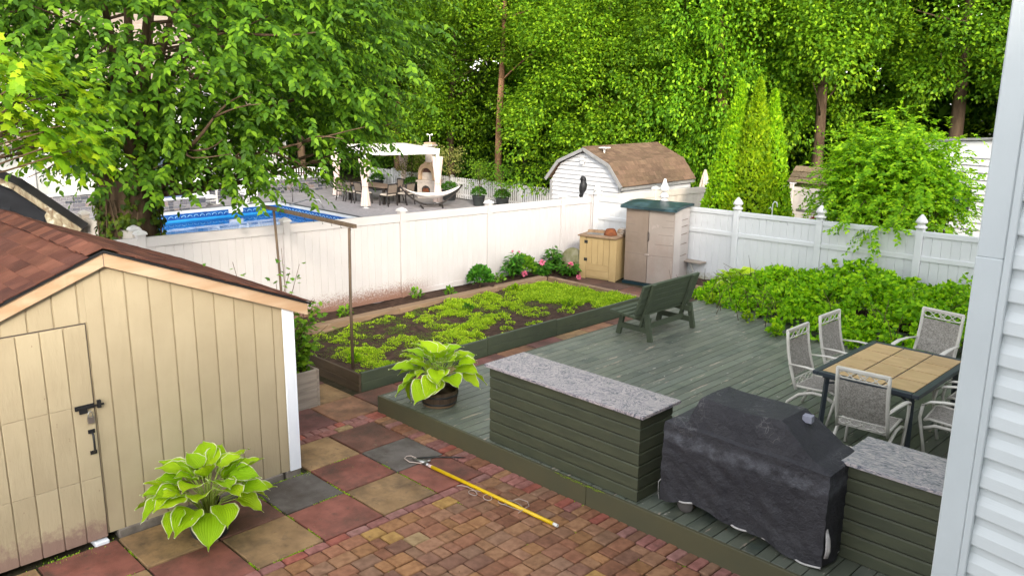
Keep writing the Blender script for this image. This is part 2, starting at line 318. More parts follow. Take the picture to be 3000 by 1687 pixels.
L_dark = leafmat('leaf_dark', (0.021,0.078,0.010), (0.042,0.143,0.011), (0.083,0.221,0.017), .30)
L_cur = leafmat('leaf_currant', (0.049,0.143,0.010), (0.105,0.247,0.014), (0.199,0.364,0.020), .35)
L_ivy = leafmat('leaf_ivy', (0.024,0.054,0.008), (0.048,0.096,0.010), (0.102,0.156,0.011), .25)
L_pale = leafmat('leaf_pale', (0.130,0.150,0.032), (0.210,0.230,0.056), (0.300,0.310,0.088), .30)
# ------------------------------------------------------------------ special materials
def special(name):
    m = bpy.data.materials.new(name); m.use_nodes = True; nt = m.node_tree
    return m, nt.nodes, nt.links, nt.nodes['Principled BSDF']
def cramp(N, stops):
    r = N.new('ShaderNodeValToRGB'); e = r.color_ramp.elements
    while len(e) < len(stops): e.new(.5)
    for k, (p, c) in enumerate(stops): e[k].position = p; e[k].color = (*c, 1)
    return r
def granite_mat(name, tint, streak):
    m, N, L, b = special(name)
    tc = N.new('ShaderNodeTexCoord'); mp = N.new('ShaderNodeMapping'); mp.inputs['Scale'].default_value = streak; L.new(tc.outputs['Object'], mp.inputs[0])
    n1 = N.new('ShaderNodeTexNoise'); n1.inputs['Scale'].default_value = 3.2; n1.inputs['Detail'].default_value = 3; L.new(mp.outputs[0], n1.inputs['Vector'])
    vm = N.new('ShaderNodeVectorMath'); vm.operation = 'MULTIPLY_ADD'; vm.inputs[1].default_value = (.6,.6,.6); L.new(n1.outputs['Color'], vm.inputs[0]); L.new(mp.outputs[0], vm.inputs[2])
    wv = N.new('ShaderNodeTexNoise'); wv.inputs['Scale'].default_value = 15; wv.inputs['Detail'].default_value = 6; wv.inputs['Roughness'].default_value = .7; wv.inputs['Distortion'].default_value = 2.2
    L.new(vm.outputs[0], wv.inputs['Vector'])
    r = cramp(N, [(.36,(.035,.04,.06)),(.43,(.16,.16,.185)),(.50,tint),(.58,(.46,.40,.39)),(.70,(.56,.48,.46))]); L.new(wv.outputs[0], r.inputs[0])
    L.new(r.outputs[0], b.inputs['Base Color']); b.inputs['Roughness'].default_value = .32; b.inputs['Specular IOR Level'].default_value = .4
    return m
granite = granite_mat('granite_swirl', (.36,.31,.32), (1,1,1)); granite2 = granite_mat('granite_streak', (.30,.29,.30), (.5,1.6,1))
def sling_mat():
    m, N, L, b = special('sling_fabric')
    tc = N.new('ShaderNodeTexCoord'); n = N.new('ShaderNodeTexNoise'); n.inputs['Scale'].default_value = 42; n.inputs['Detail'].default_value = 3; n.inputs['Distortion'].default_value = 1.5
    L.new(tc.outputs['Object'], n.inputs['Vector'])
    r = cramp(N, [(.40,(.19,.172,.148)),(.50,(.29,.265,.232)),(.62,(.37,.345,.305))]); L.new(n.outputs[0], r.inputs[0]); L.new(r.outputs[0], b.inputs['Base Color']); b.inputs['Roughness'].default_value = .8
    return m
sling = sling_mat()
def hosta_mat():
    m, N, L, b = special('hosta_leaf')
    uv = N.new('ShaderNodeUVMap'); sx = N.new('ShaderNodeSeparateXYZ'); L.new(uv.outputs[0], sx.inputs[0])
    oi = N.new('ShaderNodeObjectInfo')
    # u runs 0..1 across the blade: veins and the pale margin
    ab = N.new('ShaderNodeMath'); ab.operation = 'SUBTRACT'; ab.inputs[1].default_value = .5; L.new(sx.outputs['X'], ab.inputs[0])
    a2 = N.new('ShaderNodeMath'); a2.operation = 'ABSOLUTE'; L.new(ab.outputs[0], a2.inputs[0])
    tc = N.new('ShaderNodeTexCoord'); n = N.new('ShaderNodeTexNoise'); n.inputs['Scale'].default_value = 14; L.new(tc.outputs['Object'], n.inputs['Vector'])
    ad = N.new('ShaderNodeMath'); ad.operation = 'MULTIPLY_ADD'; ad.inputs[1].default_value = .10; L.new(n.outputs[0], ad.inputs[0]); L.new(a2.outputs[0], ad.inputs[2])
    mr = N.new('ShaderNodeMapRange'); mr.inputs['From Min'].default_value = .500; mr.inputs['From Max'].default_value = .515; L.new(ad.outputs[0], mr.inputs[0])
    c = N.new('ShaderNodeMix'); c.data_type = 'RGBA'; L.new(oi.outputs['Random'], c.inputs[0]); c.inputs[6].default_value = (.28,.50,.008,1); c.inputs[7].default_value = (.48,.66,.014,1)
    c2 = N.new('ShaderNodeMix'); c2.data_type = 'RGBA'; L.new(mr.outputs[0], c2.inputs[0]); L.new(c.outputs[2], c2.inputs[6]); c2.inputs[7].default_value = (.72,.72,.44,1)
    L.new(c2.outputs[2], b.inputs['Base Color']); b.inputs['Roughness'].default_value = .5; b.inputs['Specular IOR Level'].default_value = .18
    w = N.new('ShaderNodeMath'); w.operation = 'SINE'; q = N.new('ShaderNodeMath'); q.operation = 'MULTIPLY'; q.inputs[1].default_value = 85; L.new(a2.outputs[0], q.inputs[0]); L.new(q.outputs[0], w.inputs[0])
    bp = N.new('ShaderNodeBump'); bp.inputs['Strength'].default_value = .5; bp.inputs['Distance'].default_value = .004; L.new(w.outputs[0], bp.inputs['Height']); L.new(bp.outputs[0], b.inputs['Normal'])
    t = N.new('ShaderNodeBsdfTranslucent'); L.new(c2.outputs[2], t.inputs[0]); mx = N.new('ShaderNodeMixShader'); mx.inputs[0].default_value = .3
    L.new(b.outputs[0], mx.inputs[1]); L.new(t.outputs[0], mx.inputs[2]); L.new(mx.outputs[0], N['Material Output'].inputs[0]); return m
hostam = hosta_mat()
def water_mat():
    m, N, L, b = special('pool_water')
    b.inputs['Base Color'].default_value = (.45,.85,1,1); b.inputs['Roughness'].default_value = .02; b.inputs['IOR'].default_value = 1.33; b.inputs['Transmission Weight'].default_value = 1
    n = N.new('ShaderNodeTexNoise'); n.inputs['Scale'].default_value = 2.2; n.inputs['Detail'].default_value = 2; tc = N.new('ShaderNodeTexCoord'); L.new(tc.outputs['Object'], n.inputs['Vector'])
    bp = N.new('ShaderNodeBump'); bp.inputs['Strength'].default_value = .12; bp.inputs['Distance'].default_value = .03; L.new(n.outputs[0], bp.inputs['Height']); L.new(bp.outputs[0], b.inputs['Normal'])
    lp = N.new('ShaderNodeBsdfTransparent')
    return m
waterm = water_mat()
def cover_mat():
    m, N, L, b = special('grill_cover_cloth')
    tc = N.new('ShaderNodeTexCoord'); sx = N.new('ShaderNodeSeparateXYZ'); L.new(tc.outputs['Object'], sx.inputs[0])
    def noise(s, d=5):
        n = N.new('ShaderNodeTexNoise'); n.inputs['Scale'].default_value = s; n.inputs['Detail'].default_value = d; n.inputs['Roughness'].default_value = .65; L.new(tc.outputs['Object'], n.inputs['Vector']); return n.outputs[0]
    def mr(v, a, c):
        q = N.new('ShaderNodeMapRange'); q.inputs['From Min'].default_value = a; q.inputs['From Max'].default_value = c; L.new(v, q.inputs[0]); return q.outputs[0]
    def mt(op, a, c):
        q = N.new('ShaderNodeMath'); q.operation = op
        for i, v in enumerate((a, c)):
            if isinstance(v, float): q.inputs[i].default_value = v
            else: L.new(v, q.inputs[i])
        return q.outputs[0]
    def mix(f, a, c):
        x = N.new('ShaderNodeMix'); x.data_type = 'RGBA'; L.new(f, x.inputs[0])
        for s_, v in ((x.inputs[6], a), (x.inputs[7], c)):
            if isinstance(v, tuple): s_.default_value = (*v, 1)
            else: L.new(v, s_)
        return x.outputs[2]
    n1 = noise(2.6); col = mix(mr(n1, .35, .7), (.024,.0235,.029), (.039,.038,.043))
    z = mt('ADD', sx.outputs['Z'], mt('MULTIPLY', n1, .22))           # sun-bleached band just below the shoulder
    band = mt('MULTIPLY', mr(z, .76, .80), mr(z, .93, .88)); band = mt('MULTIPLY', band, mr(noise(9), .35, .60))
    col = mix(mt('MULTIPLY', band, .6), col, (.13,.135,.155))
    vo = N.new('ShaderNodeTexVoronoi'); vo.feature = 'DISTANCE_TO_EDGE'; vo.inputs['Scale'].default_value = 17; 
    wp = N.new('ShaderNodeVectorMath'); wp.operation = 'MULTIPLY_ADD'; nn = N.new('ShaderNodeTexNoise'); nn.inputs['Scale'].default_value = 9; L.new(tc.outputs['Object'], nn.inputs['Vector']); L.new(nn.outputs['Color'], wp.inputs[0]); wp.inputs[1].default_value = (.12,.12,.12); L.new(tc.outputs['Object'], wp.inputs[2]); L.new(wp.outputs[0], vo.inputs['Vector'])
    crack = mt('MULTIPLY', mr(vo.outputs['Distance'], .05, .012), mr(noise(3.1, 2), .56, .66)); crack = mt('MULTIPLY', crack, mr(sx.outputs['Z'], .65, 1.0))
    col = mix(mt('MULTIPLY', crack, .22), col, (.50,.48,.47))
    L.new(col, b.inputs['Base Color']); b.inputs['Roughness'].default_value = .6; b.inputs['Specular IOR Level'].default_value = .35
    h = mt('ADD', mt('MULTIPLY', noise(11, 6), 1.0), mt('MULTIPLY', mr(vo.outputs['Distance'], .0, .06), .07))
    bp = N.new('ShaderNodeBump'); bp.inputs['Strength'].default_value = .9; bp.inputs['Distance'].default_value = .035; L.new(h, bp.inputs['Height']); L.new(bp.outputs[0], b.inputs['Normal']); return m
cover = cover_mat()

# ------------------------------------------------------------------ the setting
G = -.60                                   # the neighbours' yards lie lower
PX0, PX1, PY0, PY1 = -24.0, -17.2, 1.2, 12.7   # pool
o = MB()
E_ = 400
for x0, y0, x1, y1 in ((-E_,-E_,PX0-.4,E_),(PX1+.4,-E_,E_,E_),(PX0-.4,-E_,PX1+.4,PY0-.4),(PX0-.4,PY1+.4,PX1+.4,E_)):
    o.quad((x0,y0,G-.06),(x1,y0,G-.06),(x1,y1,G-.06),(x0,y1,G-.06))
struct(o.build('ground', groundm))
struct(box('yard_ground', groundm, None, -5.28, -16, G-.3, 16, 10.5, -.045))
# neighbour's pool patio in four strips round the pool
pp = MB()
for x0, y0, x1, y1 in ((-32,-2,PX0-.3,19.6),(PX1+.3,-2,-5.4,19.6),(PX0-.3,-2,PX1+.3,PY0-.3),(PX0-.3,PY1+.3,PX1+.3,19.6)):
    pp.box(x0, y0, G-.2, x1, y1, G)
patio = struct(pp.build('pool_patio', pav))
random.seed(3)
k = 0
pm = MB().cbox(-.5,-.5,0,.5,.5,.008,.004).mesh('paver', pav)
for a in range(46):                        # the pavers that show, in courses across the view
    y = 12.9+a*.16
    x = -25.0+random.random()*.3
    while x < -17.2 and k < 290:
        wd = random.choice((.3,.45,.45,.6))
        v = random.uniform(.75,1.15)
        inst('paver', pm, patio, (x+wd/2, y+.08, G+.0005), (0,0,0), (wd-.012,.15,1), (v,v*.97,v*.98)); k += 1
        x += wd*1.0
        if a > 9: x += wd*2
# the pool: coping, band, liner, water
struct(MB().box(PX0-.02,PY0-.02,G-1.65,PX1+.02,PY1+.02,G-1.6).build('pool_floor', linerm))
lw = MB()
lw.box(PX0-.06,PY0,G-1.6,PX0,PY1,G-.28).box(PX1,PY0,G-1.6,PX1+.06,PY1,G-.28).box(PX0,PY0-.06,G-1.6,PX1,PY0,G-.28).box(PX0,PY1,G-1.6,PX1,PY1+.06,G-.28)
pw = struct(lw.build('pool_wall', linerm))
bd = MB(); bd.box(PX0-.06,PY0,G-.28,PX0,PY1,G-.05).box(PX1,PY0,G-.28,PX1+.06,PY1,G-.05).box(PX0,PY0-.06,G-.28,PX1,PY0,G-.05).box(PX0,PY1,G-.28,PX1,PY1+.06,G-.05)
bd.build('tile_band', bandm, pw)
wvm = mat('wave_tile', (.25,.45,.62), rough=.3)
wm = MB().tube([(0,-.09,-.03),(0,-.06,.02),(0,0,.035),(0,.06,.02),(0,.09,-.03)], .012, 4).mesh('wave_tile', wvm)
for i in range(45): inst('wave_tile', wm, pw, (PX0+.004, PY0+.2+i*.25, G-.17))
wmx = MB().tube([(-.09,0,-.03),(-.06,0,.02),(0,0,.035),(.06,0,.02),(.09,0,-.03)], .012, 4).mesh('wave_tile', wvm)
for i in range(26): inst('wave_tile', wmx, pw, (PX0+.2+i*.25, PY1-.004, G-.17))
for i in range(3): box('step', linerm, pw, PX1-1.6, PY1-.35*(3-i), G-1.5, PX1-.1, PY1-.35*(2-i), G-.35-.25*(2-i))
MB().box(PX0+.002,6.9-.0,G-.20,PX0+.03,7.5,G-.06).build('skimmer_plate', white_pl, pw).location = (0,3.6,0)
cp = MB(); t = .30
cp.box(PX0-t,PY0-t,G-.05,PX0,PY1+t,G+.03).box(PX1,PY0-t,G-.05,PX1+t,PY1+t,G+.03).box(PX0,PY0-t,G-.05,PX1,PY0,G+.03).box(PX0,PY1,G-.05,PX1,PY1+t,G+.03)
cp.build('coping', coping, pw)
ck = MB(); ck.box(PX0-.02,PY1+.12,G+.031,PX1+.5,PY1+.26,G+.05).box(PX1+.32,PY0,G,PX1+.5,PY1+.12,G+.05).box(PX0-.45,PY0,G,PX0-.32,PY1+.2,G+.045); ck.build('dark_border', dkcop, pw)
struct(MB().grid(lambda u, v: (PX0+u*(PX1-PX0), PY0+v*(PY1-PY0), G-.33), 2, 2).build('pool_water', waterm))

# ---- patio slabs
CELL = .683
sl_base = struct(box('slab_paving', sandm, None, -5.15, -4.6, -.04, 1.40, 10.3, -.006))
RED, TAN, GRY, DRK, PUR, ORA = (.30,.110,.080), (.36,.225,.110), (.155,.135,.120), (.19,.088,.062), (.22,.098,.085), (.32,.165,.095)
def slab(x0, y0, x1, y1, col):
    g_ = .010; wx, wy = x1-x0-2*g_, y1-y0-2*g_
    key = (round(wx,3), round(wy,3))
    if key not in slab.c: slab.c[key] = MB().cbox(-wx/2,-wy/2,-.02,wx/2,wy/2,.018,.006).mesh('slab', slabm)
    v = random.uniform(.9,1.12)
    inst('slab', slab.c[key], sl_base, ((x0+x1)/2, (y0+y1)/2, random.uniform(-.003,.003)), (random.uniform(-.004,.004), random.uniform(-.004,.004), random.uniform(-.006,.006)), col=tuple(c*v for c in col))
slab.c = {}
known = {(0,0):GRY,(0,-1):RED,(0,-2):GRY,(0,-3):DRK,(0,-4):TAN,(0,-5):RED,(0,-6):TAN,(1,0):RED,(1,-1):TAN,(1,-2):RED,(1,-3):TAN,(1,-4):RED,(1,-5):TAN,(1,-6):RED,(-1,0):DRK,(-1,-1):TAN}
for (j, i), c in known.items():
    y1 = CELL*(i+1) if i < 0 else .672
    slab(CELL*j, CELL*i, CELL*(j+1), y1, c)
XB = -.95
for a in range(0, 6):
    for b in range(-2, 14):
        x1 = XB-a*CELL; x0 = x1-CELL; y0 = -.35+b*CELL; y1 = y0+CELL
        if x1 < -1.6 and 1.15 < (y0+y1)/2 < 7.6: continue       # the raised bed
        if x1 < -1.6 and (y0+y1)/2 < -.8: continue
        if y1 > 10.2: continue
        cc = [PUR,TAN,ORA,DRK,RED,TAN,PUR,ORA]
        c = cc[(a*3+b*1+1)%8]
        if (y0+y1)/2 > 7.6: c = [DRK,(.12,.07,.055),(.15,.08,.06)][(a+b)%3]
        if a == 0 and b == 0: c = PUR
        if a == 0 and b == -1: c = (.13,.085,.045)
        slab(x0, y0, x1, y1, c)
# ---- bricks
br_base = struct(box('brick_paving', sandm, None, 1.402, -5.2, -.04, 7.4, .93, -.004))
bcols = [(.32,.150,.086),(.30,.138,.080),(.35,.188,.10),(.25,.130,.085),(.33,.178,.105),(.28,.160,.098),(.37,.190,.088),(.32,.185,.118),(.31,.150,.090)]
tcols = [(.42,.25,.085),(.36,.25,.13),(.40,.29,.16)]
ecols = [(.35,.155,.130),(.31,.145,.125),(.34,.175,.150),(.38,.125,.09)]
def brick(x0, y0, x1, y1, col, parent=br_base, g_=.0055):
    wx, wy = round(x1-x0-2*g_, 3), round(y1-y0-2*g_, 3); key = (wx, wy)
    if key not in brick.c: brick.c[key] = MB().cbox(-wx/2,-wy/2,-.03,wx/2,wy/2,.022,.009).mesh('brick', brickm)
    v = random.uniform(.82,1.15)
    return inst('brick', brick.c[key], parent, ((x0+x1)/2+random.uniform(-.002,.002), (y0+y1)/2, random.uniform(-.004,.005)), (random.uniform(-.016,.016), random.uniform(-.016,.016), random.uniform(-.016,.016)), col=tuple(c*v for c in col))
brick.c = {}
def seen(x, y, pad=25):
    d = Vector((x,y,0))-cam.location; z = d.dot(fw)
    if z < .3: return False
    px = 1500+2450*d.dot(r_)/z; py = 843.5-2450*d.dot(u_)/z
    return -pad < px < 2730 and py < 1687+pad
random.seed(11)
far_bricks = []
def put(x0, y0, x1, y1, col, parent=br_base):
    if seen((x0+x1)/2, (y0+y1)/2): return brick(x0, y0, x1, y1, col, parent)
    far_bricks.append((x0, y0, x1, y1))
x = -.93
BL = .2277
while x < 4.6:                                   # soldier course along the deck
    wd = .1138
    put(x, .685, x+wd, .912, random.choice(ecols if random.random() < .5 else bcols), br_base if x > 1.3 else sl_base); x += wd
y = .672
while y > -4.8:                                  # stretcher edge beside the slabs
    put(1.372, y-BL, 1.484, y, random.choice(ecols)); y -= BL
nb = 0
x = 1.486
while x < 6.6:                                   # mixed cobble courses
    cw = .176; y = .682+random.uniform(-.0,.0)
    while y > -4.6:
        ln = random.choice((.176,.176,.245,.245,.125,.21))
        c = random.choice(bcols)
        q = random.random()
        if q < .065 and x < 2.3: c = random.choice(tcols)
        elif q < .02: c = tcols[0]
        put(x, y-ln, x+cw, y, c); y -= ln
    x += cw
fb = MB()
for x0, y0, x1, y1 in far_bricks: fb.cbox(x0+.006,y0+.006,-.03,x1-.006,y1-.006,.022,.008)
fo = fb.build('brick_field', mat('brick_far', (.22,.10,.075), (.17,.08,.06), nscale=9, rough=.8), br_base); fo['kind'] = 'stuff'
y = -.75; x = 0                                   # band of bricks between the slab fields
while y < .70:
    put(-.815, y, -.69, y+BL, random.choice(ecols+tcols[1:2]), sl_base); y += BL
y = -.78
while y < .68:
    put(-.945, y, -.817, y+.1138, random.choice(ecols), sl_base); y += .1138
# moss and grass in the joints
HD = .243
def tufts(name, spots, m_, size=(.02,.05), n=60, label=None, cat='moss'):
    P, D = [], []
    for x, y, z, rx, ry in spots:
        k = n; q = np.stack([RNG.normal(x, rx, k), RNG.normal(y, ry, k), np.full(k, z)], 1); P.append(q)
        d = rnd(k, .7); d[:,2] = np.abs(d[:,2])+.4; D.append(d)
    P = np.concatenate(P); D = np.concatenate(D)
    o = link(bpy.data.objects.new(name, leaf_mesh(name, P, D, rnd(len(P)), RNG.uniform(*size, len(P)), m_)))
    return tag(o, label, cat, kind='stuff')
jm = [(random.uniform(1.5,4.5), random.uniform(-1.8,.7), .004, .05, .004) for _ in range(26)]
tufts('fascia_moss', [(2.25+.07*i_, .894, .243-.012*(i_%2), .03, .003) for i_ in range(9)], L_weed, (.005,.012), 60, 'thin yellow green moss streak along the deck edge')
jm += [(CELL*random.choice((0,1,2)), random.uniform(-3.2,.6), .006, .004, .05) for _ in range(16)]+[(random.uniform(.05,1.3), CELL*random.randint(-4,0), .006, .05, .004) for _ in range(14)]
tufts('leaf_litter', [(random.uniform(-.6,5), random.uniform(1.3,7), HD+.004, .25, .25) for _ in range(26)]+[(random.uniform(.1,3.5), random.uniform(-2,.6), .024, .2, .2) for _ in range(22)], mat('dry_leaf', (.22,.13,.06), (.34,.24,.13), nscale=3, rough=.9), (.008,.02), 4, 'scattered dry leaf bits on the deck and paving', 'leaf litter')
tufts('joint_moss', jm+[(.03,-.74,.01,.03,.07),(.05,-2.95,.01,.04,.12),(.02,-3.25,.01,.04,.10),(-.02,-.83,.01,.03,.03),(2.45,.90,.01,.06,.01),(2.6,.89,.01,.04,.01)], L_weed, (.008,.02), 70, 'short green moss and grass growing in the paving joints')

# ------------------------------------------------------------------ deck
dk = thing('wooden_deck', (-.86,.92,0), 'low green painted plank deck with worn boards in front of the house', 'deck')
def lw_(o):                                       # keep world coordinates under a parent that was moved
    return o
dk.location = (0,0,0)
random.seed(5)
DX0, DX1, DY0, DY1 = -.86, 6.5, .90, 9.0
bw = .1405
x = DX0; n = 0
bm_ = {}
while x < DX1:
    y = DY0+.036; joints = sorted(random.sample([2.4,3.1,4.2,4.9,5.6,6.3,7.1,7.8], 2))
    segs = [y]+joints+[DY1]
    if n < 1: segs = [y, DY1]
    for a, b in zip(segs[:-1], segs[1:]):
        key = round(b-a, 2)
        if key not in bm_: bm_[key] = MB().cbox(0,0,-.036,bw-.008,b-a-.004,0,.004).mesh('deck_board', deckm)
        v = random.uniform(.86,1.12); sh = .8 if x > 4.3 else 1
        inst('deck_board', bm_[key], dk, (x+.004, a+.002, HD+random.uniform(-.0015,.0015)), (0,random.uniform(-.004,.004),0), col=(v*random.uniform(.97,1.04),v,v*random.uniform(.96,1.03)))
    x += bw; n += 1
cbox('fascia', fascia_m, dk, DX0-.004, DY0-.004, .008, 2.62, DY0+.032, HD+.003, .005)
cbox('fascia', fascia_m, dk, 2.624, DY0-.004, .008, DX1, DY0+.032, HD+.003, .005)
cbox('fascia', greenx, dk, DX0-.036, DY0-.002, .008, DX0-.003, DY1, HD-.002, .004)
box('joists', old_wood, dk, DX0+.1, DY0+.1, -.03, DX1-.1, DY1-.1, HD-.05)

# ------------------------------------------------------------------ raised bed
bed = thing('raised_garden_bed', (0,0,0), 'long raised garden bed edged with green boards and old brown timbers', 'garden bed')
BX0, BX1, BY0, BY1, BH = -4.32, -1.68, 1.20, 7.72, .278
js = [BY0, 3.62, 5.26, BY1]
for a, b, dz in zip(js[:-1], js[1:], (0, .012, -.004)):
    for z0, z1 in ((0, .13),(.133, BH+dz)):
        cbox('front_board', green, bed, BX1-.045+random.uniform(-.003,.003), a+.003, z0, BX1, b-.003, z1, .006)
for z0, z1 in ((0,.125),(.128,BH-.01)):
    cbox('end_board', wet_wood, bed, BX0+.1, BY0-.04, z0, BX1-.004, BY0, z1, .006)
ys = [BY0, 3.75, 6.2, BY1-.05]
for a, b in zip(ys[:-1], ys[1:]):
    cbox('back_timber', old_wood, bed, BX0+.10, a+.004, 0, BX0+.21, b-.004, BH, .008)
    cbox('cap_plank', old_wood, bed, BX0-.02, a+.01+.1*(a > 4), BH-.055, BX0+.096, b-.01, BH-.01, .006)
for z0, z1 in ((0,.15),(.153,BH)): cbox('far_timber', old_wood, bed, BX0+.215, BY1-.05, z0, BX1-.05, BY1+.04, z1, .008)
def soilz(x, y):
    return .185+.03*math.sin(x*2.1+y*.8)+.02*math.sin(y*3.7+x)+.015*math.sin(x*9)*math.sin(y*8)+.05*math.exp(-((x+2.2)**2+(y-5.6)**2)/.5)
MB().grid(lambda u, v: (BX0+.2+u*(BX1-BX0-.24), BY0-.002+v*(BY1-BY0-.04), soilz(BX0+.2+u*(BX1-BX0-.24), BY0+v*(BY1-BY0))+random.uniform(-.012,.012)), 50, 110).build('soil', soilm, bed, fix=False)
# narrow soil strip between bed and fence, and the side beds
struct(MB().grid(lambda u, v: (-5.3+u*1.0, .2+v*10.1, .13+.03*math.sin(v*30)+random.uniform(-.015,.015)), 10, 90).build('soil_strip', soilm, fix=False))
tb = thing('timber_edged_bed', (0,0,0), 'small soil bed behind the bench edged with weathered timber', 'garden bed')
cbox('timber', old_wood, tb, -2.3,9.42,0,-.75,9.52,.16,.008); cbox('timber', old_wood, tb, -2.3,9.42,.162,-.75,9.51,.24,.008)
MB().grid(lambda u, v: (-2.28+u*9.0, 9.5+v*.85, .17+random.uniform(-.02,.02)), 60, 8).build('soil', soilm, tb, fix=False)
# weeds over the bed
def weed_density(x, y):
    d = .24+.42*math.sin(x*1.7+y*1.05+.7)*math.sin(y*1.5-x*.8)+.42*(y-4.0)/3
    d += .30*math.sin(x*4.1+y*3.3)*math.sin(y*3.7-x*2.6)
    if ((x+2.10)/.60)**2+((y-5.35)/1.45)**2 < 1+.25*math.sin(x*9+y*5): d = -.3
    return d
def weed_field(n, dens, rad, per, size, up_, m_, name):
    P = []; D = []; S_ = []; rs = np.random.default_rng(n)
    k = 0
    while k < n:
        x, y = rs.uniform(BX0+.3, BX1-.08), rs.uniform(BY0+.05, BY1-.12)
        if rs.uniform() > max(dens(x, y), .035): continue
        k += 1; r = rs.uniform(*rad); q = int(per*(r/rad[1])**1.3)+6; f = .55+.65*np.clip((y-1.5)/6, 0, 1)
        a_ = rs.uniform(0, 6.28, q); rr = r*np.sqrt(rs.uniform(0, 1, q)); h = r*.55*f*(1-(rr/r)**2)*rs.uniform(.2,1,q)
        px = np.clip(x+rr*np.cos(a_), BX0+.23, BX1-.06); py = np.clip(y+rr*np.sin(a_), BY0+.02, BY1-.07)
        P.append(np.stack([px, py, soilz(x, y)+.002+h], 1)); d = np.stack([np.cos(a_)*rr/r, np.sin(a_)*rr/r, np.full(q, up_)], 1)+rs.normal(size=(q,3))*.45; d[:,2] = np.abs(d[:,2]); D.append(d); S_.append(rs.uniform(*size, q)*(.75+.5*f))
    P = np.concatenate(P); return leaf_mesh(name, P, np.concatenate(D), rnd(len(P)), np.concatenate(S_), m_, (LEAF[0]*np.array([.75,1,1]), LEAF[1]))
tag(link(bpy.data.objects.new('weeds', weed_field(760, weed_density, (.035,.15), 150, (.014,.034), .8, L_weed, 'weeds'))), 'low yellow green weeds spreading over the raised bed soil', 'weeds', kind='stuff')
tag(link(bpy.data.objects.new('soil_moss', weed_field(420, lambda x, y: .55-.4*weed_density(x, y) if weed_density(x, y) > -.25 else 0, (.04,.16), 90, (.006,.014), .3, L_cur, 'soil_moss'))), 'thin olive moss and seedlings on the bare bed soil', 'moss', kind='stuff')
def clump_plant(name, x, y, z, r, h, n, m_, size, label, cat='plant', tm=LEAF6, upb=.5, group=None):
    root = thing(name, (x, y, z), label, cat, group=group)
    a = RNG.uniform(0, 2*math.pi, n); q = np.sqrt(RNG.uniform(0,1,n))*r; zz = RNG.uniform(.12,1,n)
    prof = np.sqrt(np.clip(1-(zz-.42)**2/.42, .05, 1))
    P = np.stack([q*np.cos(a)*prof, q*np.sin(a)*prof, zz*h], 1)
    D = P*np.array([1,1,.3])/max(r,.01)+rnd(n,.45); D[:,2] += upb
    U = rnd(n,.5)+np.array([0,0,1]); 
    link(bpy.data.objects.new('foliage', leaf_mesh('foliage', P, D, U, RNG.uniform(*size, n), m_, tm)), root)
    st = MB()
    for _ in range(9):
        b = random.uniform(0,6.28); e = random.uniform(.2,.8)*r
        st.tube([(0,0,-.03),(e*.3*math.cos(b),e*.3*math.sin(b),h*.45),(e*math.cos(b),e*math.sin(b),h*.85)], [.008,.006,.003], 5)
    st.build('stems', stemg, root); return root
for i, (x, y, r, lab) in enumerate(((-2.2,6.15,.11,'bright green weed clump beside the bare soil patch'),(-3.35,4.7,.10,'dark green weed clump in the middle of the raised bed'),(-2.35,1.55,.09,'small weed tuft at the near corner of the bed'),(-3.85,6.4,.12,'tall weed clump by the bed back timber'))):
    clump_plant('weed_clump', x, y, soilz(x,y)-.01, r, r*1.3, 130, L_bram if i != 1 else L_dark, (.03,.06), lab, 'weed')

